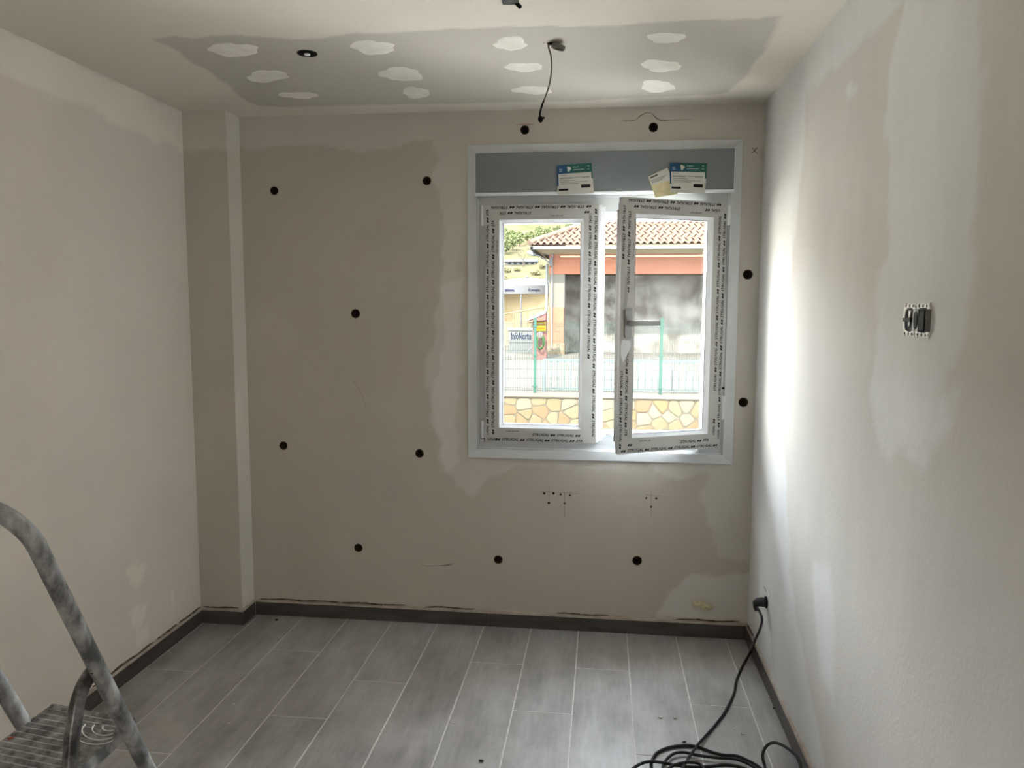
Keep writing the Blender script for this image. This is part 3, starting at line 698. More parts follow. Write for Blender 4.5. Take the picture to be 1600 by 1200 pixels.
# ------------------------------------------------------------------ things fixed to the room
# two wall boxes on the right wall
m_steel = mat('zinc_frame', srgb(242, 242, 238), .45, srgb(228, 228, 222), 30)
def wall_box(y0, y1, z0, z1, label, style):
    o = empty('wall_switch_insert', (XR, (y0+y1)/2, (z0+z1)/2)); tag(o, label, 'wall box', 'bare wall boxes on the right wall')
    w_, h_ = abs(y1-y0)/2, (z1-z0)/2
    fr_ = MB(); n = 28; outer = []; inner = []
    for k in range(n):
        a_ = 2*PI*k/n; ex = 5 if style == 'socket' else 3.2
        ca, sa = math.cos(a_), math.sin(a_); rr = (abs(ca)**ex+abs(sa)**ex)**(-1/ex)
        outer.append((w_*rr*ca, h_*rr*sa)); inner.append((w_*.76*rr*ca, h_*.76*rr*sa))
    vs_ = [(x_, p[0], p[1]) for x_ in (0., -.004) for ring_ in (outer, inner) for p in ring_]
    fs = []
    for k in range(n):
        j = (k+1) % n; fs += [(2*n+k, 2*n+j, 3*n+j, 3*n+k), (k, j, 2*n+j, 2*n+k), (n+k, n+j, 3*n+j, 3*n+k)]
    fr_.add(vs_, fs); fr_.build('mounting_frame', m_steel, o)
    MB().box((-.0015, -w_*.8, -h_*.80), (.0, w_*.8, h_*.80)).build('box_back', m_ringb, o)
    for sz in (-1, 1):
        for sx in (-1, 0, 1):
            M = Matrix.Translation((-.0042, sx*w_*.55, sz*h_*.88)) @ Matrix.Rotation(-PI/2, 4, 'Y')
            MB().lathe([(.0042 if sx == 0 else .003, 0), (.0035, .0006), (.0001, .0004)], 10, M).build('screw', m_ringb, o)
        for sy_2 in (-1, 1): MB().box((-.004, sy_2*w_*.9, sz*h_*.95), (-.001, sy_2*w_*.7, sz*h_*1.06)).build('fixing_tab', m_steel, o)
    if style == 'socket':
        MB().box((-.012, -w_*1.02, -h_*.68), (-.001, w_*.98, h_*.68)).build('insert_plate', mat('grey_plastic', srgb(120, 120, 118), .5), o, bevel=.002)
        M = Matrix.Translation((-.0125, w_*.42, 0)) @ Matrix.Rotation(-PI/2, 4, 'Y') @ Matrix.Diagonal((1, .55, 1, 1))
        MB().lathe([(h_*.56, 0), (h_*.52, .001), (.0001, .0005)], 24, M).build('socket_well', m_ringb, o)
        MB().box((-.0145, -w_*.95, -h_*.66), (-.011, -w_*.05, h_*.66)).build('rocker', m_ringb, o, bevel=.003)
    else:
        MB().prism([(-w_*.02, -h_*.40), (w_*.10, -h_*.42), (w_*.14, -h_*.1), (w_*.08, h_*.05), (w_*.16, h_*.55), (-w_*.12, h_*.6), (-w_*.02, h_*.1), (-w_*.06, -h_*.1)], 0, -.004, -.0015).build('contact_spring', m_steel, o)
        MB().box((-.010, -w_*.6, -h_*.12), (-.0015, w_*.6, h_*.12)).build('pivot_bar', m_ringb, o)
    return o
pa, pm, pe = on(0, XR, 1413.5, 500), on(0, XR, 1433.5, 500), on(0, XR, 1455.5, 500)
zt, zb = on(0, XR, 1434, 475)[2], on(0, XR, 1434, 525.5)[2]
wall_box(pa[1], pm[1], zb, zt, 'bare white switch insert with open contacts, window side of the pair', 'switch')
wall_box(pm[1], pe[1], zb, zt, 'bare wall insert with black socket and rocker, camera side of the pair', 'socket')

# low wall outlet and the plugged-in extension cable
m_cable = mat('black_rubber_cable', srgb(20, 20, 22), .5)
pp = on(0, XR, 1199.5, 941)
o = empty('wall_outlet', pp); tag(o, 'small bare wall outlet low on the right wall behind the plug', 'outlet')
MB().box((-.004, -.030, -.042), (0, .030, .042)).build('mounting_frame', m_steel, o)
MB().lathe([(.024, 0), (.024, .006), (.019, .0065), (.019, .002), (.0001, .002)], 20, Matrix.Translation((-.004, 0, 0)) @ Matrix.Rotation(-PI/2, 4, 'Y')).build('socket_well', m_ringb, o)
for s in (-1, 1): MB().add([(-.004, .012*s, .038), (-.016, .012*s+.004, .060), (-.013, .012*s-.006, .062), (-.004, .012*s-.008, .038)], [(0, 1, 2, 3)]).build('fixing_claw', m_alu, o)
cable = empty('extension_cable', (pp[0], pp[1], 0)); tag(cable, 'black extension cable plugged in at the corner and coiled on the floor', 'cable')
off = np.array([pp[0], pp[1], 0])
F = lambda u, v, z=.0055: on(2, z, u, v)
px_ = XR-.045
start = [np.array([px_, pp[1]-.004, pp[2]-.018]), on(0, px_+.002, 1190.5, 966), on(0, px_, 1187, 984), on(0, px_-.005, 1180, 1000), np.array(F(1174, 1016, .03)), F(1164, 1034), F(1156, 1050), F(1150, 1066), F(1147, 1083), F(1138, 1103), F(1130, 1117), F(1117, 1134), F(1100, 1153, .010), F(1091, 1163, .016), F(1080, 1178, .020), F(1072, 1191, .020), F(1062, 1206, .017)]
def fl(L, z=.0055): return [F(u, v, z) for u, v in L]
loops = start + fl([(1045, 1222), (1030, 1216)], .012) + fl([(1018, 1200), (1019, 1188), (1027, 1176), (1045, 1168), (1070, 1164.5), (1090, 1167), (1115, 1176), (1132, 1180), (1150, 1181), (1168, 1188), (1190, 1202)], .006) \
    + fl([(1196, 1220), (1165, 1235), (1100, 1236), (1050, 1224)], .008) + fl([(1036, 1204), (1040, 1189), (1052, 1178), (1068, 1175.5), (1090, 1180), (1120, 1184), (1148, 1186), (1170, 1194), (1186, 1206)], .012) \
    + fl([(1180, 1226), (1120, 1240), (1040, 1236), (990, 1216)], .012) + fl([(986, 1205), (998, 1195), (1014, 1190), (1035, 1191.5), (1055, 1195.5), (1080, 1198.5), (1110, 1197.5), (1135, 1195.5), (1160, 1200), (1180, 1212)], .018) \
    + fl([(1150, 1230), (1080, 1232), (1046, 1215)], .02) + fl([(1045, 1201), (1058, 1194), (1078, 1191), (1094, 1194), (1104, 1206)], .024) \
    + fl([(1130, 1222), (1170, 1226), (1190, 1214)], .02) + [F(1195, 1200, .008), F(1191.5, 1182, .03), F(1196, 1168, .05), F(1207, 1160.5, .06), F(1222, 1164, .065), F(1240, 1177, .065), F(1249, 1190, .06), F(1250, 1206, .045), F(1238, 1226, .008)]
cp_ = [np.maximum(np.array(p), [-9, -9, .0055])-off for p in spline(loops, 7)]
MB().tube(cp_, .0052, 9).build('cord', m_cable, cable, smooth=True)
pl_ = MB(); pz = pp[2]
pl_.tube([(-.008, -.0, pz), (-.022, 0, pz), (-.040, -.001, pz-.001), (-.047, -.002, pz-.006), (-.048, -.003, pz-.020), (-.046, -.004, pz-.038)], [.019, .0195, .018, .0155, .011, .0065], 14)
pl_.build('plug', m_cable, cable, smooth=True)
wall_line([(1203, 956), (1205, 990), (1208, 1030), (1212, 1068)], .0022, mat('grey_scratch', srgb(150, 145, 136), .9), 'plaster_crack', 0, XR-.0005, wall_right)

# expanding foam blob low on the back wall
m_foam = mat('cured_foam', srgb(234, 224, 192), .9, srgb(208, 196, 160), 60, bump=.5, bscale=80)
fc = on(1, 0, 1098, 945)
bm = bmesh.new()
for dx, dz, rr in ((-.030, .008, .017), (-.014, .009, .019), (.004, .003, .020), (.020, -.006, .019), (.033, -.004, .015), (.012, -.012, .014), (-.036, .0, .011)):
    bmesh.ops.create_icosphere(bm, subdivisions=3, radius=rr, matrix=Matrix.Translation((fc[0]+dx, -.012, fc[2]+dz)) @ Matrix.Diagonal((1.15, .75, .85, 1)))
for v in bm.verts:
    v.co += v.normal*(mnoise.noise(v.co*70)*.0045); v.co.y = min(v.co.y, .004)
me = bpy.data.meshes.new('foam_blob'); bm.to_mesh(me); bm.free(); me.materials.append(m_foam); me.shade_smooth()
o = bpy.data.objects.new('foam_blob', me); COL.objects.link(o); tag(o, 'lumpy cream expanding foam oozing from the back wall near the corner', 'foam')

# ceiling fittings: black ring, loose lamp wire with terminal, tilted lid
hx, hy, r_ = hole_c[0]
o = empty('spotlight_ring', (hx, hy, H)); tag(o, 'round black spotlight ring set into the grey ceiling strip', 'ceiling spotlight')
MB().lathe([(r_*1.06, 0), (r_*1.06, -.003), (r_*.55, -.004), (r_*.5, .015), (r_*.5, .02)], 28).build('ring', m_ringb, o, smooth=False)
MB().lathe([(r_*.34, -.0035), (r_*.30, -.0075), (.0001, -.009)], 20).build('lens', m_pvcw, o)
hx, hy, r_ = hole_c[1]
o = empty('lamp_wire', (hx, hy, H)); tag(o, 'grey lamp wire with a black terminal hanging from the ceiling hole', 'wire')
def wp(u, v, dy=0.): return on(1, hy+dy, u, v)-np.array([hx, hy, H])
ws = [np.array([-.005, 0, .06]), wp(857, 71), wp(860.5, 85), wp(862, 104), wp(860, 124), wp(855.5, 142), wp(849.5, 158)]
MB().tube(spline(ws, 6), .0028, 8).build('cord', mat('grey_wire', srgb(118, 112, 104), .5), o, smooth=True)
MB().tube(spline([wp(849.5, 157.5), wp(846.5, 166), wp(843.8, 176), wp(843.5, 181)], 5), .0032, 8).build('tape_end', m_ringb, o, smooth=True)
q0 = wp(843.8, 181)
MB().tube([q0, q0+np.array([.001, 0, -.006]), q0+np.array([.002, 0, -.016]), q0+np.array([.004, 0, -.022])], [.004, .0085, .0085, .004], 8).tube([q0+np.array([.004, 0, -.010]), q0+np.array([.016, 0, -.006])], .0032, 6).build('terminal', m_ringb, o)
o = empty('hanging_cap', (hx+.028, hy, H)); tag(o, 'small grey round lid hanging tilted from the ceiling hole beside the wire', 'lid')
M = Matrix.Translation((-.004, -.004, -.010)) @ Matrix.Rotation(math.radians(14), 4, 'Y') @ Matrix.Rotation(math.radians(4), 4, 'X')
MB().lathe([(.0001, .003), (.022, .003), (.024, 0), (.024, -.010), (.022, -.010), (.022, -.001), (.0001, -.001)], 24, M).build('cap_disc', mat('grey_lid', srgb(128, 122, 112), .55), o)
for dx in (-.048, -.026): MB().tube([(dx, 0, .012), (dx-.002, -.004, .002), (dx-.006, -.012, -.001)], .0011, 6).build('wire_clip', m_ringb, o)
hx, hy, r_ = hole_c[2]
o = empty('junction_box', (hx, hy, H)); tag(o, 'black junction box stub in the ceiling at the top edge', 'junction box')
MB().box((-.024, -.020, -.012), (.024, .020, .06)).build('housing', m_ringb, o, bevel=.003); MB().tube([(.010, .012, -.004), (.024, .016, -.016), (.028, .010, -.022)], .006, 8).build('stub', m_ringb, o)

# crumbs and plaster chips on the floor
m_chip = mat('plaster_chip', srgb(222, 220, 214), .9); m_chipd = mat('dark_crumb', srgb(45, 42, 40), .9)
CH = [(264, 1019, .006, 0, 'white plaster crumb on the floor by the left skirting'), (432, 970, .010, 1, 'dark mortar crumb on the floor near the corner column'), (358, 1131, .006, 0, 'white plaster crumb beside the left floor planks'),
      (365, 1101, .007, 0, 'flat white plaster crumb, farther of two near the ladder'), (709, 1131, .008, 0, 'white plaster chip in the middle of the floor'), (752, 1190, .008, 1, 'dark crumb at the front middle of the floor'),
      (1032, 1122, .008, 0, 'left white chip of a pair above the cable coil'), (1055, 1123.5, .009, 0, 'right white chip of a pair above the cable coil'), (1147.5, 1139.5, .006, 0, 'white chip right of the cable, farther one'),
      (1160, 1147.5, .007, 0, 'white chip right of the cable, nearer one'), (1069, 1160.5, .007, 1, 'dark crumb just behind the cable coil'), (1201, 1089.5, .008, 0, 'white chip against the right skirting'), (1211, 1108.5, .009, 1, 'dark crumb against the right skirting')]
for i, (u, v, rr, dk, lb) in enumerate(CH):
    c = on(2, 0, u, v); bm = bmesh.new(); bmesh.ops.create_icosphere(bm, subdivisions=1, radius=rr); r2 = random.Random(i)
    ax_, ay_ = r2.uniform(.9, 1.3), r2.uniform(.5, .8)
    for w in bm.verts: w.co = Vector((w.co.x*ax_, w.co.y*ay_, w.co.z*.45))*r2.uniform(.75, 1.2)
    zm = min(w.co.z for w in bm.verts)
    for w in bm.verts: w.co.z -= zm
    me = bpy.data.meshes.new('plaster_crumb'); bm.to_mesh(me); bm.free(); me.materials.append(m_chipd if dk else m_chip)
    o = bpy.data.objects.new('plaster_crumb', me); COL.objects.link(o); o.location = c; tag(o, lb, 'crumb', 'crumbs on the floor')

# ------------------------------------------------------------------ step ladder
m_lad = mat('plaster_stained_aluminium', srgb(92, 92, 91), .42, srgb(186, 186, 183), 26, bump=.15, bscale=60, metal=.35, detail=6, stretch=(1, 1, .5), rough2=.8, contrast=(.42, .68))
m_ladd = mat('worn_dark_leg', srgb(62, 60, 59), .32, srgb(140, 138, 136), 24, metal=.4, contrast=(.45, .7))
m_tread = mat('plastered_tread', srgb(104, 104, 103), .5, srgb(184, 184, 180), 34, bump=.4, bscale=70, metal=.3, detail=7, contrast=(.38, .68))
XRR, XLR, ZT = -.966, -1.205, .68
lad = empty('step_ladder', (-1.085, -2.2, 0)); tag(lad, 'plaster-splashed metal step ladder with a looped handrail at the left edge', 'step ladder')
lo = np.array([-1.085, -2.2, 0])
yz = lambda z: -2.172-(z-.68)*.48              # lean of the rails
def rp(x, z): return np.array([x, yz(z), z])
ZTOP, RB = 1.222, .085
loop_pts = [rp(XRR, 0.006), rp(XRR, .3), rp(XRR, .6), rp(XRR, .9), rp(XRR, 1.05)]
for k in range(9):
    a_ = PI/2*k/8; loop_pts.append(rp(XRR-RB+RB*math.cos(a_), ZTOP-RB+RB*math.sin(a_)))
for k in range(9):
    a_ = PI/2+PI/2*k/8; loop_pts.append(rp(XLR+RB+RB*math.cos(a_), ZTOP-RB+RB*math.sin(a_)))
loop_pts += [rp(XLR, 1.05), rp(XLR, .9), rp(XLR, .6), rp(XLR, .3), rp(XLR, .006)]
MB().tube([p-lo for p in spline(loop_pts, 4)], .0165, 16, True, .92, up=(0, 1, 0)).build('handrail_loop', m_lad, lad, smooth=True)
for xx in (XRR, XLR): MB().tube([rp(xx, 0)-lo, rp(xx, .05)-lo], .021, 12).build('foot_cap', m_ringb, lad)
def tread(z, parent, y0, depth, first):
    xa, xb = XLR+.012, XRR-.010; n = 13; mbt = MB()
    skew = lambda x: -(x-XLR)*.16
    prof = []
    for i in range(n*4+1):
        t = i/(n*4); prof.append((y0-depth*t, z+.0022*math.sin(i*PI/2*1.0)*(0 if i in (0, n*4) else 1)))
    vs_ = []
    for (yy, zz) in prof: vs_ += [(xa, yy+skew(xa), zz), (xb, yy+skew(xb), zz)]
    mbt.add([np.array(v)-lo for v in vs_], [(2*i, 2*i+1, 2*i+3, 2*i+2) for i in range(len(prof)-1)])
    o_ = mbt.build('tread', m_tread, parent, recalc=True)
    sk = MB(); c_ = [(xa, y0+skew(xa)), (xb, y0+skew(xb)), (xb, y0-depth+skew(xb)), (xa, y0-depth+skew(xa))]
    for i in range(4):
        p, q = np.array(c_[i]), np.array(c_[(i+1) % 4]); 
        sk.add([np.array((*p, z+.001))-lo, np.array((*q, z+.001))-lo, np.array((*q, z-.026))-lo, np.array((*p, z-.026))-lo], [(0, 1, 2, 3)])
    sk.build('tread_edge', m_lad, o_, recalc=True)
    return o_
t0 = tread(ZT, lad, -2.095, .235, True); tread(.445, lad, -2.03, .16, False); tread(.215, lad, -1.92, .16, False)
# dried plaster swirls and a paint spot on the top tread
for k, (cu, cv, ru, rv) in enumerate(((170, 1137, 10, 5), (163, 1139, 19, 10), (156, 1141, 28, 15), (150, 1143, 36, 20))):
    pts = [on(2, ZT+.0025, cu+ru*math.cos(a_), cv+rv*math.sin(a_))-lo for a_ in np.linspace(PI*.25, PI*1.2, 14)]
    MB().tube(pts, .0016, 6, flat=.7).build('plaster_swirl', m_chip, t0)
MB().lathe([(.006, 0), (.004, .0012), (.0001, .0015)], 12, Matrix.Translation(on(2, ZT+.002, 17, 1153)-lo)).build('paint_spot', m_red, t0)
# rear legs hinged to the rails
for xx in (XRR-.019, XLR+.019):
    pts = [(xx, -2.30, .650), (xx, -2.33, .55), (xx, -2.37, .40), (xx, -2.46, .006)] if xx < -1.1 else [(xx, -2.234, .845), (xx, -2.270, .828), (xx, -2.292, .800), (xx, -2.304, .765), (xx, -2.316, .72), (xx, -2.36, .45), (xx, -2.46, .006)]
    MB().tube([np.array(p)-lo for p in spline(pts, 5)], .0165, 12, True, .75, up=(0, 1, 0)).build('rear_leg', m_ladd if xx > -1.08 else m_lad, lad, smooth=True)
MB().tube([np.array((XLR+.019, -2.40, .25))-lo, np.array((XRR-.019, -2.40, .25))-lo], .008, 8).build('brace', m_lad, lad, smooth=True)
for xx in (XRR, XLR):
    p = rp(xx, .853); s = 1 if xx == XRR else -1
    M = Matrix.Translation(Vector(p-lo)+Vector((.0, -.0158, 0))) @ Matrix.Rotation(PI/2, 4, 'X')
    MB().lathe([(.0035, 0), (.0032, .0015), (.0001, .002)], 10, M).build('rivet', m_ringb, lad)

EXT = .10  # outdoor colours darkened to stand in for a lower exposure outside
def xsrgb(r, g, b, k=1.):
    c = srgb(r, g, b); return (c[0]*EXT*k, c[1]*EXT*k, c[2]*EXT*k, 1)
def omat(*args, **kw):
    kw.setdefault('spec', 0.); return mat(*args, **kw)
# ================================================================== outside the window
# ground: street below the stone wall, gravel terrace behind it, hillside beyond
m_street = omat('pale_concrete', srgb(206, 202, 194), .9, srgb(196, 192, 184), 1.5)
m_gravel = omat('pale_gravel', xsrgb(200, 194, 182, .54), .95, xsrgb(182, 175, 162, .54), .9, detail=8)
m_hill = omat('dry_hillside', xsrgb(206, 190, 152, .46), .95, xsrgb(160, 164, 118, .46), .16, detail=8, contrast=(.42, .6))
YW = 12.4
street = MB().box((-30, T, -1.9), (30, YW+.05, -1.7)).build('street', m_street); tag(street, 'pale concrete street below the stone wall', None, None, 'structure')
terr = MB(); zt_ = lambda y: -.42+(y-YW)*.046 if y < 21.5 else 0.0+.0*(y)
ys_ = [YW+.25, 14, 17, 20, 21.5, 26, 32]
vv = []
for y in ys_: vv += [(-40, y, zt_(y)), (40, y, zt_(y))]
terr.add(vv, [(2*i, 2*i+1, 2*i+3, 2*i+2) for i in range(len(ys_)-1)])
terrace = terr.build('gravel_terrace', m_gravel); tag(terrace, 'pale gravel yard behind the fence', None, None, 'structure')
def hill_z(x, y):
    if y < 32: return 0
    t = y-32; return .10*t+.0012*t*t+.5*mnoise.noise(Vector((x*.08, y*.08, 0)))*min(1, t/10)+.0*x
hl = MB(); nx, ny = 60, 44; vv = []
for i in range(nx+1):
    for j in range(ny+1):
        x = -70+150*i/nx; y = 32+(150*(j/ny)**1.3); vv.append((x, y, hill_z(x, y)))
hl.add(vv, [(i*(ny+1)+j, (i+1)*(ny+1)+j, (i+1)*(ny+1)+j+1, i*(ny+1)+j+1) for i in range(nx) for j in range(ny)])
hill = hl.build('hillside', m_hill, smooth=True); tag(hill, 'dry yellow green hillside rising in the distance', None, None, 'structure')

# wing added out of view, left of the window, to cut sky light
blocker = MB().box((-9., T, -1.7), (-2.9, 6., 2.9)).build('sky_blocker', m_outer); tag(blocker, 'added unseen wing of the house left of the window', None, None, 'structure')

# stone retaining wall: mortar core, coping and single stones
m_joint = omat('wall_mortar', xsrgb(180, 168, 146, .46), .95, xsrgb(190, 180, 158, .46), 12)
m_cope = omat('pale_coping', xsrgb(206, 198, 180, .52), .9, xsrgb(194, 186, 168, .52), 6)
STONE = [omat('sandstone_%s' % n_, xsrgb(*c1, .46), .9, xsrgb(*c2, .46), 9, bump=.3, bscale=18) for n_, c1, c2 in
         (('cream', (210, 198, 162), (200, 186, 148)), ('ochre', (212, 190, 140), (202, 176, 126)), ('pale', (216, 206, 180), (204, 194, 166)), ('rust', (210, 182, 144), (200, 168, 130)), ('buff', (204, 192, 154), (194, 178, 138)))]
WX0, WX1, WZ0, WZ1 = -4.4, 4.4, -1.28, -.36
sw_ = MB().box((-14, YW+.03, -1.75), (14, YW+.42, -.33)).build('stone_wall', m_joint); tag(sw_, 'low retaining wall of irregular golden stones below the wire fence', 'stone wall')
MB().box((-14, YW-.03, -.335), (14, YW+.44, -.27)).build('coping', m_cope, sw_, bevel=.01)
def clip(poly, p, n_):
    out = []
    for i in range(len(poly)):
        a_, b_ = poly[i], poly[(i+1) % len(poly)]; da, db = np.dot(a_-p, n_), np.dot(b_-p, n_)
        if da <= 0: out.append(a_)
        if (da < 0 < db) or (db < 0 < da): out.append(a_+(b_-a_)*da/(da-db))
    return out
seeds = []; r3 = random.Random(12)
rows = 4; dzr = (WZ1-WZ0)/rows
for j in range(rows):
    x = WX0+r3.uniform(0, .2)
    while x < WX1:
        w_ = r3.uniform(.16, .46); seeds.append(np.array([x+w_/2, WZ0+dzr*(j+.5)+r3.uniform(-.12, .12)])); x += w_
for i, s_ in enumerate(seeds):
    poly = [np.array(q) for q in ((s_[0]-.5, WZ0-.0), (s_[0]+.5, WZ0-.0), (s_[0]+.5, WZ1), (s_[0]-.5, WZ1))]
    for k, t_ in enumerate(seeds):
        dd = t_-s_
        if k == i or abs(dd[0]) > .8: continue
        poly = clip(poly, (s_+t_)/2-dd/np.linalg.norm(dd)*.009, dd/np.linalg.norm(dd))
        if len(poly) < 3: break
    if len(poly) < 3: continue
    # round the corners a little
    pr_ = []
    for k in range(len(poly)):
        a_, b_, c_ = poly[k-1], poly[k], poly[(k+1) % len(poly)]
        pr_ += [b_+(a_-b_)*.2, b_+(c_-b_)*.2]
    c_ = np.mean(pr_, axis=0); n = len(pr_); pro = r3.uniform(.016, .03)
    vs_ = [(p[0]-c_[0], 0, p[1]-c_[1]) for p in pr_]+[(p[0]-c_[0], -pro*.7, p[1]-c_[1]) for p in pr_]+[((p[0]-c_[0])*.84, -pro, (p[1]-c_[1])*.84) for p in pr_]
    fs = [(k, (k+1) % n, n+(k+1) % n, n+k) for k in range(n)]+[(n+k, n+(k+1) % n, 2*n+(k+1) % n, 2*n+k) for k in range(n)]+[tuple(range(2*n, 3*n))]
    MB().add(vs_, fs).build('stone', STONE[r3.choice([0, 0, 1, 2, 2, 3, 4, 4])], sw_, loc=(c_[0], YW+.035, c_[1]))

# green wire mesh fence on the wall
m_fence = omat('green_fence', xsrgb(84, 122, 108), .5); m_wire = omat('green_wire', xsrgb(84, 104, 96), .5)
FY = YW+.2
fence = empty('wire_fence', (0, FY, -.262)); tag(fence, 'green welded wire fence on top of the stone wall', 'fence')
xp = [on(1, FY, 836, 560)[0], on(1, FY, 1033, 560)[0]]; stp = xp[1]-xp[0]
posts = [xp[0]+stp*k for k in (-2, -1, 0, 1, 2, 3)]
ZF0, ZF1 = -.27, 1.235
for x in posts:
    p = MB().box((x-.030, -.03, 0), (x+.030, .03, ZF1-ZF0+.06)).build('post', m_fence, fence, bevel=.004)
    MB().box((x-.036, -.036, ZF1-ZF0+.055), (x+.036, .036, ZF1-ZF0+.085)).build('post_cap', m_fence, p)
    for zc in (.12, .78, 1.40): MB().box((x-.055, -.045, zc), (x+.055, -.028, zc+.03)).build('post_clip', m_fence, p)
for xa, xb in zip(posts[:-1], posts[1:]):
    w = MB(); x = xa+.07; R2 = .0032
    while x < xb-.05:
        w.box((x-R2, -.042, .03), (x+R2, -.036, ZF1-ZF0)); x += .05
    z = .06
    for z in (.055, .10, .30, .50, .70, .74, .90, 1.10, 1.30, 1.42, 1.465): w.box((xa+.03, -.050, z-.0035), (xb-.03, -.042, z+.0035))
    tag(w.build('mesh_panel', m_wire, fence, recalc=False), None, None, None, 'stuff')

# blue green railing behind the fence
m_rail = omat('teal_railing', xsrgb(158, 180, 176), .5); m_railg = omat('grey_baluster', xsrgb(160, 170, 168), .5)
RY = 13.7
q0 = on(1, RY, 851, 562); q1 = on(1, RY, 1100, 565)
gz = zt_(RY)
rail = empty('metal_railing', (q0[0], RY, gz)); tag(rail, 'pale teal metal railing with upright bars behind the wire fence', 'railing')
zr = q0[2]-gz
MB().box((-.02, -.03, zr-.035), (6.2, .03, zr+.02)).build('top_rail', m_rail, rail, bevel=.004)
MB().box((0, -.02, .06), (6.2, .02, .09)).build('bottom_rail', m_rail, rail)
MB().box((-.05, -.035, 0), (.03, .035, zr-.05)).build('post', m_railg, rail)
MB().box((6.15, -.035, 0), (6.23, .035, zr-.05)).build('post', m_railg, rail)
bal = None; x = .155
while x < 6.1:
    if bal is None: bal = MB().box((-.017, -.012, .07), (.017, .012, zr-.03)).build('baluster', m_railg, rail)
    else: bb = bpy.data.objects.new('baluster', bal.data); COL.objects.link(bb); bb.parent = rail; bb.location.x = x-.155+0
    if bb_first := (x == .155): bal.location.x = .0
    x += .15
for ch in rail.children:
    if ch.name.startswith('baluster'): ch.location.x += .15

# building across the yard
m_brick = omat('orange_brick', xsrgb(200, 140, 112, 1.25), .9, xsrgb(188, 126, 98, 1.25), 3, stretch=(1, 1, 8), detail=6)
m_bwall = omat('cream_render', xsrgb(200, 194, 178, .62), .9, xsrgb(192, 186, 168, .62), 2)
m_base = omat('rubble_base', xsrgb(196, 176, 146), .95, xsrgb(148, 128, 102), 6)
m_tile = omat('terracotta_tile', xsrgb(206, 164, 146, .56), .85, xsrgb(216, 190, 164, .56), 3.5, detail=6)
m_gut = omat('white_gutter', xsrgb(214, 214, 210, .7), .5)
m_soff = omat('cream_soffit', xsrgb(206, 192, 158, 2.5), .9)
m_porch = omat('stained_render', xsrgb(222, 216, 202, .85), .9, xsrgb(140, 132, 118, .85), 1.7, detail=9, contrast=(.38, .64))
BY = 21.5; g = 0.
bx0 = on(1, BY, 857, 480)[0]; bx1 = 12.
zL1 = on(1, BY, 900, 397)[2]; zL0 = on(1, BY, 900, 428.3)[2]; xcol = on(1, BY, 882, 480)[0]
bld = empty('tiled_building', (bx0, BY, g)); tag(bld, 'brick and cream building with a terracotta hip roof across the yard', 'building')
BO = np.array([bx0, BY, g])
def B(a_, b_): return (np.array(a_)-BO), (np.array(b_)-BO)
MB().box(*B((bx0, BY, zL0), (bx1, BY+.5, zL1+.05))).build('brick_lintel', m_brick, bld)
MB().box(*B((bx0, BY+.5, zL0), (bx0+.4, BY+3.5, zL1+.05))).build('side_wall', m_brick, bld)
zc0 = on(1, BY, 870, 481)[2]; zc1 = on(1, BY, 870, 536)[2]
MB().box(*B((bx0+.01, BY+.02, zc0), (xcol, BY+.5, zL0))).build('cream_pillar', m_bwall, bld)
MB().box(*B((bx0, BY, zc1), (xcol-.02, BY+.5, zc0))).build('brick_pillar', m_brick, bld)
MB().box(*B((bx0-.04, BY-.04, -.05), (xcol+.02, BY+.5, zc1))).build('rubble_plinth', m_base, bld)
MB().box(*B((bx0+.4, BY+1.6, -.05), (bx1, BY+1.9, zL1))).build('porch_wall', m_porch, bld)
MB().box(*B((bx0+.4, BY+.5, zL0+.02), (bx1, BY+1.6, zL0+.2))).build('porch_ceiling', m_bwall, bld)
MB().box(*B((bx0, BY+.5, -.05), (bx0+.25, BY+3.5, zL0))).build('porch_side', m_bwall, bld)
MB().box(*B((bx0-.2, BY+.5, zL1), (bx1, BY+3.5, zL1+.1))).build('attic_floor', m_bwall, bld)
# frame line, electric box and pipes on the corner
MB().box(*B((xcol-.15, BY-.015, zL1-.1), (bx1, BY, zL1-.05))).build('lintel_band', m_soff, bld)
MB().box(*B((bx0+.02, BY-.12, on(1, BY, 857, 416)[2]), (bx0+.13, BY, on(1, BY, 857, 403)[2]))).build('meter_box', omat('grey_box', xsrgb(150, 152, 150), .6), bld)
xdp = on(1, BY, 862.5, 480)[0]
MB().tube([np.array(p)-BO for p in ((xdp, BY-.05, zL1), (xdp, BY-.05, .2))], .022, 8).build('downpipe', m_gut, bld)
xdq = on(1, BY, 853.8, 480)[0]
MB().tube([np.array(p)-BO for p in ((xdq, BY+.1, zL1-.3), (xdq, BY+.1, 1.45), (xdq-.12, BY+.05, 1.36), (xdq-.32, BY, 1.26))], .045, 8).build('downpipe', m_gut, bld)
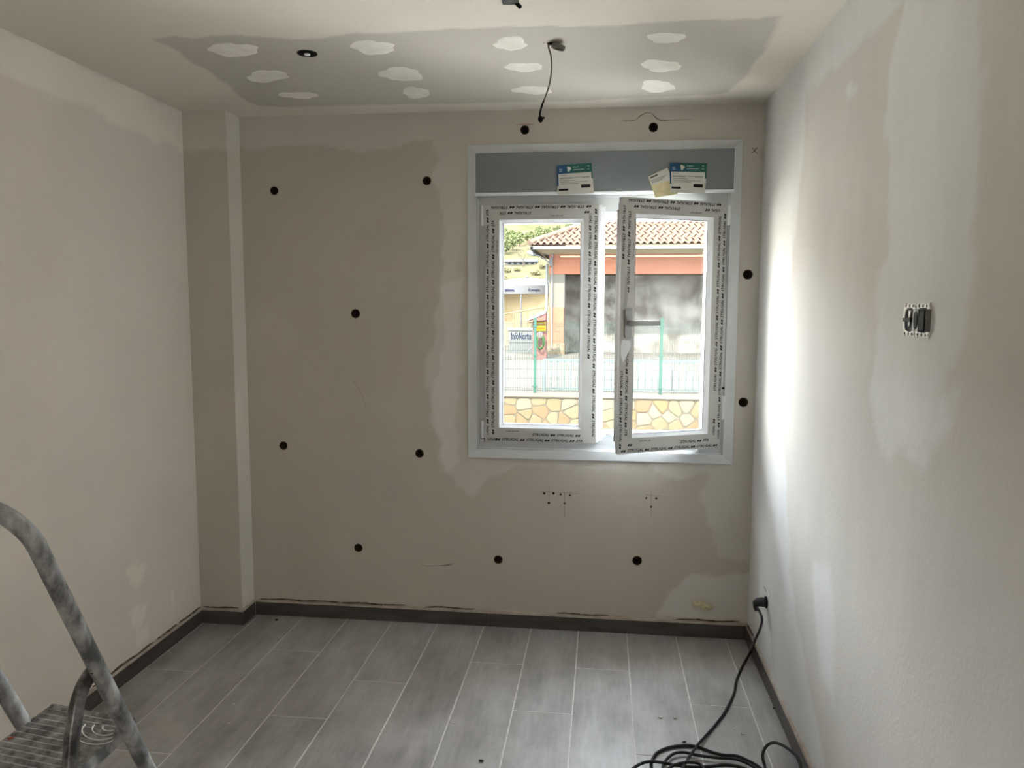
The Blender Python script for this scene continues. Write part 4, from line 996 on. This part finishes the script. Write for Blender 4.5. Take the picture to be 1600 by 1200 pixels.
# roof: eaves, soffit, gutter, tile courses, hip ridge
EY = 20.6; E0 = on(1, EY, 827, 382); RT = .44
MB().box(*B((E0[0]+.02, EY-.02, E0[2]-.16), (bx1, EY+.10, E0[2]-.05))).build('gutter', m_gut, bld, bevel=.02)
MB().box(*B((E0[0]+.02, EY-.02, E0[2]-.16), (E0[0]+.14, EY+5, E0[2]-.05))).build('gutter', m_gut, bld, bevel=.02)
MB().add([np.array(p)-BO for p in ((E0[0]+.1, EY+.08, E0[2]-.12), (bx1, EY+.08, E0[2]-.12), (bx1, BY+.02, zL1), (bx0, BY+.02, zL1), (E0[0]+.1, BY+4, E0[2]-.12), (bx0, BY+4, zL1))], [(0, 1, 2, 3), (0, 3, 5, 4)]).build('soffit', m_soff, bld)
dv = MB().add([np.array(p)-BO for p in (E0, (bx1, EY, E0[2]), (bx1, EY+6, E0[2]+6*RT), (E0[0]+6, EY+6, E0[2]+6*RT), (E0[0], EY+5, E0[2]))], [(0, 1, 2, 3), (0, 3, 4)]).build('roof_deck', m_tile, bld)
dv.location.z -= .02
PIT, EXP, ncol = .205, .34, 66
for c_ in range(17):
    ya = EY-.05+c_*EXP*.915; yb2 = ya+EXP*1.02; za, zb2 = E0[2]+(ya-EY)*RT+.05, E0[2]+(yb2-EY)*RT+.012
    mbr = MB()
    for k in range(ncol):
        xs0 = E0[0]+k*PIT+(.03 if c_ % 2 else 0)
        if xs0 < E0[0]+(ya-EY)-.02: continue
        vv = []
        for q in range(9):
            a_ = q/8; xx = xs0+PIT*a_; hh = (.058*math.sin(PI*min(a_/.62, 1)) if a_ < .62 else -.022*math.sin(PI*(a_-.62)/.38))
            vv += [np.array((xx, ya, za+hh))-BO, np.array((xx, yb2, zb2+hh))-BO, np.array((xx, ya+.004, za+hh-.022))-BO]
        f_ = []
        for q in range(8): f_ += [(3*q, 3*q+3, 3*q+4, 3*q+1), (3*q+2, 3*q+5, 3*q+3, 3*q)]
        mbr.add(vv, f_)
    if mbr.f: tag(mbr.build('tile_course', m_tile, bld, recalc=False, smooth=False), None, None, None, 'stuff')
for k in range(14):
    s0 = k*.42; p0 = E0+np.array([s0, s0, s0*RT+.05]); p1 = E0+np.array([s0+.46, s0+.46, (s0+.46)*RT+.07])
    MB().tube([p0-BO, p1-BO], [.10, .085], 10).build('ridge_tile', m_tile, bld)
# lamp arm at the building corner
lp0 = on(1, BY-.1, 855, 408); lp1 = on(1, BY-.1, 845, 401); lp2 = on(1, BY-.1, 836, 398.5); lp3 = on(1, BY-.1, 823.5, 394)
o = empty('wall_street_lamp', lp0); tag(o, 'white street lamp on an arm at the corner of the tiled building', 'street lamp')
MB().tube([p-lp0 for p in spline([lp0+np.array([.1, .1, -.1]), lp0, lp1, lp2], 5)], .022, 8).build('arm', m_gut, o, smooth=True)
MB().tube([p-lp0 for p in spline([lp2+np.array([.02, 0, -.005]), (lp2+lp3)/2+np.array([0, 0, .02]), lp3], 5)], [.04, .06, .07, .08, .085, .085, .085, .08, .07, .06, .03], 10, flat=.6).build('lamp_head', m_gut, o, smooth=True)

# hose station beside the pillar
hs0 = on(1, 20.0, 832.5, 556)
hose = empty('hose_cabinet', (hs0[0], 20.0, 0)); tag(hose, 'small red roofed hose cabinet with a yellow sign beside the brick pillar', 'cabinet')
HO = np.array([hs0[0], 20.0, 0])
hp = lambda u, v, y=20.0: on(1, y, u, v)-HO
m_redw = omat('faded_red', xsrgb(204, 146, 134, .75), .8); m_yel = omat('yellow_sign', xsrgb(222, 186, 30), .6); m_yel2 = omat('orange_print', xsrgb(176, 118, 30), .6)
a_, b_ = hp(832.5, 500), hp(853.5, 556)
MB().box((a_[0], 0, -.07), (b_[0], .35, a_[2])).build('body', m_redw, hose)
r0, r1, r2 = hp(825, 502), hp(853.5, 490), hp(853.5, 500)
MB().prism([(r0[0], r0[2]), (r1[0], r1[2]), (r2[0], r2[2])], 1, -.25, .40).build('roof', m_redw, hose)
MB().prism([(r0[0]-.03, r0[2]), (r1[0], r1[2]), (r1[0], r1[2]+.05), (r0[0]-.03, r0[2]+.04)], 1, -.28, .42).build('roof_edge', m_gut, hose)
a_, b_ = hp(835.5, 503), hp(853.3, 517)
yb3 = MB().box((a_[0], -.10, b_[2]), (b_[0], -.06, a_[2])).build('sign', m_yel, hose)
mk = MB()
for row, zq in ((0, .72), (1, .30)):
    for k in range(5):
        xx = a_[0]+(b_[0]-a_[0])*(.12+.17*k); zz = b_[2]+(a_[2]-b_[2])*zq; mk.box((xx, -.105, zz-.03), (xx+.05, -.10, zz+.03))
mk.build('sign_marks', m_yel2, yb3)
hc = hp(844.8, 533)
MB().tube([hc+np.array([.115*math.cos(t), -.14, .235*math.sin(t)]) for t in np.linspace(0, 2*PI, 33)], .030, 8, False).build('hose_coil', omat('green_hose', xsrgb(104, 150, 92, .7), .5), hose, smooth=True)
MB().tube([hc+np.array([.09*math.cos(t), -.18, .20*math.sin(t)-.02]) for t in np.linspace(0, 2*PI, 33)], .022, 8, False).build('hose_coil', MATS['green_hose'], hose, smooth=True)
MB().lathe([(.10, 0), (.10, .04), (.07, .05), (.0001, .05)], 20, Matrix.Translation(hp(844.5, 523)+np.array([0, -.16, 0])) @ Matrix.Rotation(PI/2, 4, 'X')).build('hose_reel', omat('grey_reel', xsrgb(150, 140, 130), .6), hose)
# counter with lettering
c0, c1 = on(1, 22.2, 795, 514), on(1, 22.2, 833, 556)
ctr = empty('sign_counter', (c0[0], 22.2, 0)); tag(ctr, 'pale counter with a lettered blue sign left of the hose cabinet', 'counter')
cw, ch_ = c1[0]-c0[0], c0[2]
MB().box((0, 0, 0), (cw, .6, ch_*.45)).build('base', omat('grey_panel', xsrgb(150, 152, 148), .7), ctr)
MB().box((0, -.02, ch_*.45), (cw, .6, ch_*.94)).build('sign_panel', omat('pale_panel', xsrgb(196, 194, 188, .7), .7), ctr)
MB().box((-.05, -.06, ch_*.94), (cw+.02, .65, ch_+.02)).build('counter_top', m_gut, ctr)
tx = MB(); put_text(tx, 'InfoNorte', cw*.82, ch_*.30, lambda p, q: (cw*.10+p, -.026, ch_*.56+q), bold=.02); tx.build('lettering', omat('slate_blue', xsrgb(36, 62, 104, .6), .6), ctr, recalc=False)
# domed canvas pavilion
KY = 26.
kc = on(1, KY, 818, 452); kz1 = on(1, KY, 818, 446)[2]; kz0 = on(1, KY, 818, 459)[2]; kt = on(1, KY, 818, 432)[2]; KR = 1.35
kio = empty('domed_pavilion', (kc[0], KY+KR, 0)); tag(kio, 'white domed canvas pavilion with lettered valance behind the counter', 'pavilion')
m_canvas = omat('white_canvas', xsrgb(226, 226, 226, .42), .8)
MB().lathe([(KR*math.cos(t), kz1+(kt-kz1)*math.sin(t)) for t in np.linspace(0, PI/2-.01, 9)], 28).build('dome', m_canvas, kio, smooth=True)
MB().lathe([(KR+.01, kz1), (KR+.01, kz0), (KR-.02, kz0), (KR-.02, kz1)], 56).build('valance', m_canvas, kio)
MB().lathe([(.05, kt-.01), (.07, kt+.03), (.03, kt+.07), (.0001, kt+.08)], 12).build('finial', m_canvas, kio)
for ang in (-94, -160, -20, 60, 130):
    t = math.radians(ang); MB().tube([((KR-.03)*math.cos(t), (KR-.03)*math.sin(t), 0), ((KR-.03)*math.cos(t), (KR-.03)*math.sin(t), kz0+.05)], .035, 8).build('post', m_canvas, kio)
bw = MB(); n = 16
for k in range(n):
    t0_, t1_ = math.radians(0+180*k/n), math.radians(0+180*(k+1)/n); R3 = KR-.06
    bw.add([(R3*math.cos(t0_), R3*math.sin(t0_), 0), (R3*math.cos(t1_), R3*math.sin(t1_), 0), (R3*math.cos(t1_), R3*math.sin(t1_), kz0+.05), (R3*math.cos(t0_), R3*math.sin(t0_), kz0+.05)], [(0, 1, 2, 3)])
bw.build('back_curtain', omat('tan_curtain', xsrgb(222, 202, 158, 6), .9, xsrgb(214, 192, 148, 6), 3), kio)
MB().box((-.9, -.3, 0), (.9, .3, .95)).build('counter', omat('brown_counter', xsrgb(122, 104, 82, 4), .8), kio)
def on_valance(s, ang_mid, width, height, zb_):
    tv = MB(); put_text(tv, s, width, height, lambda p, q: ((KR+.03)*math.sin(ang_mid+(p-width/2)/KR), -(KR+.03)*math.cos(ang_mid+(p-width/2)/KR), zb_+q), bold=.02); tv.build('valance_lettering', omat('slate_violet', xsrgb(50, 54, 110, .6), .7), kio, recalc=False)
hv = kz1-kz0
on_valance('InfoNorte', -.42, .42, hv*.38, kz0+hv*.26); on_valance('Cumplis', .30, .46, hv*.36, kz0+hv*.26)
# ramp handrail in front of the pavilion
h0, h1 = on(1, 24.5, 778, 492.5), on(1, 24.5, 853, 479.5)
o = empty('ramp_handrail', (h0[0], 24.5, 0)); tag(o, 'pale yellow sloping handrail in front of the pavilion', 'handrail')
m_hr = omat('pale_yellow_rail', xsrgb(206, 188, 140), .6)
MB().tube([(0, 0, h0[2]), tuple(h1-np.array([h0[0], 24.5, 0]))], .028, 8).build('rail', m_hr, o)
for f_ in (.33, .62, .95):
    p = h0+(h1-h0)*f_-np.array([h0[0], 24.5, 0]); MB().tube([(p[0], 0, 0), tuple(p)], .022, 8).build('post', m_hr, o)
# barrier stick leaning on the gravel
p0, p1 = on(1, 21.9, 822, 558), on(1, 21.9, 832, 541)
o = empty('leaning_pole', (p0[0], 21.9, 0)); tag(o, 'thin pale pole leaning at the foot of the counter', 'pole')
MB().tube([(0, -.0, .01), tuple(p1-np.array([p0[0], 21.9, 0]))], .014, 6).build('pole', m_gut, o)
MB().box((-.1, -.06, 0), (.08, .06, .05)).build('foot', m_gravel, o)

# hillside: far shed, bare tree, pines and shrubs
m_leaf = omat('pine_green', xsrgb(150, 164, 108), .9, xsrgb(176, 186, 130), 1.2, rand=.12); m_leafd = omat('olive_shrub', xsrgb(168, 162, 116), .9, xsrgb(186, 176, 132), 1.5, rand=.1)
m_bark = omat('grey_bark', xsrgb(128, 118, 104), .9)
def ground_at(u, v):
    d = ray(u, v); t = 30.
    for _ in range(2600):
        p = CC+d*t
        if p[1] > 32 and p[2] <= hill_z(p[0], p[1]): return p
        t += .05
    return CC+d*100
gp = ground_at(816, 414)
shed = empty('far_shed', gp); tag(shed, 'long low pale blue roofed shed on the hillside', 'shed')
sc = ((gp-CC) @ CW)/FPX
MB().box((-27*sc, 0, -.3), (20*sc, 3, 5*sc)).build('wall', omat('shed_wall', xsrgb(190, 188, 180), .9), shed)
MB().prism([(-.4, 5*sc), (3.4, 5*sc), (1.5, 10*sc)], 0, -29*sc, 22*sc).build('roof', omat('pale_blue_roof', xsrgb(170, 184, 196), .7), shed)
for k in range(5): MB().box(((-22+9*k)*sc, -.05, 1.*sc), ((-18+9*k)*sc, 0, 4.2*sc)).build('opening', omat('shed_dark', xsrgb(90, 92, 92), .9), shed)
def leafy(name, base, hgt, rad, m_, label, cat, group, seed, trunk=True, n=420, cone=.0, leaf=1.):
    r_ = random.Random(seed); o = empty(name, base); tag(o, label, cat, group)
    f_ = MB()
    for _ in range(n):
        while True:
            p = Vector((r_.uniform(-1, 1), r_.uniform(-1, 1), r_.uniform(-1, 1)))
            if p.length < 1: break
        k = 1-cone*(p.z+1)/2
        c = Vector((p.x*rad*k, p.y*rad*k, hgt*(.58 if trunk else .5)+p.z*hgt*(.42 if trunk else .5)))
        s_ = rad*.17*leaf*r_.uniform(.6, 1.3)
        a_, b_ = Vector((r_.uniform(-1, 1), r_.uniform(-1, 1), r_.uniform(-1, 1))).normalized()*s_, Vector((r_.uniform(-1, 1), r_.uniform(-1, 1), r_.uniform(-1, 1))).normalized()*s_
        f_.add([c-a_, c-b_, c+a_, c+b_, c+a_.cross(b_)/max(s_, 1e-6)*.5], [(0, 1, 4), (1, 2, 4), (2, 3, 4), (3, 0, 4)])
    f_.build('foliage', m_, o, recalc=False)
    if trunk: MB().tube([(0, 0, -.3), (rad*.05, 0, hgt*.3), (0, 0, hgt*.75)], [rad*.10, rad*.08, rad*.03], 7).build('trunk', m_bark, o)
    return o
for i, (u, v, hp_, wp_) in enumerate([(790, 398, 34, 18), (801, 392, 28, 16), (812, 385, 24, 15), (800, 377, 18, 14), (828, 382, 22, 16), (842, 376, 22, 14), (856, 372, 18, 14), (870, 366, 16, 12), (889, 360, 14, 12), (788, 370, 14, 12), (778, 390, 30, 18), (764, 386, 30, 20)]):
    b_ = ground_at(u, v); s_ = ((b_-CC) @ CW)/FPX
    leafy('pine_tree', b_, hp_*s_, wp_*s_*.62, m_leaf, 'green pine tree on the dry hillside', 'tree', 'pines on the hillside', 40+i, True, 420, .35)
for i, (u, v, hp_, wp_) in enumerate([(792, 426, 7, 12), (808, 424, 6, 10), (838, 430, 8, 14), (848, 420, 7, 10), (788, 440, 8, 12), (843, 440, 7, 12)]):
    b_ = ground_at(u, v); s_ = ((b_-CC) @ CW)/FPX
    leafy('dry_shrub', b_, hp_*s_, wp_*s_*.6, m_leafd, 'low dry shrub on the slope behind the pavilion', 'shrub', 'shrubs on the slope', 70+i, False, 160, 0, 1.3)
b_ = ground_at(818, 417); s_ = ((b_-CC) @ CW)/FPX
o = empty('bare_tree', b_); tag(o, 'leafless grey tree in front of the far shed', 'tree')
MB().tube([(0, 0, -.3), (0, 0, 8*s_), (.2*s_, 0, 14*s_)], [1.1*s_, .8*s_, .5*s_], 8).build('trunk', m_bark, o)
tw = MB(); r_ = random.Random(5)
def branch(p, d, ln_, rad, dep):
    q = p+d*ln_; tw.tube([p, (p+q)/2+Vector((r_.uniform(-1, 1), r_.uniform(-1, 1), r_.uniform(-1, 1)))*ln_*.08, q], [rad, rad*.8, rad*.55], 4, False)
    if dep:
        for _ in range(3 if dep > 1 else 4):
            d2 = (d+Vector((r_.uniform(-1, 1), r_.uniform(-1, 1), r_.uniform(-.35, .75)))*.62).normalized(); branch(q, d2, ln_*r_.uniform(.6, .85), rad*.58, dep-1)
for k in range(6):
    a_ = 2*PI*k/6; branch(Vector((0, 0, (6+k)*s_)), Vector((math.cos(a_)*.8, math.sin(a_)*.8, .8)).normalized(), 9*s_, .35*s_, 3)
tw.build('branches', m_bark, o, recalc=False)
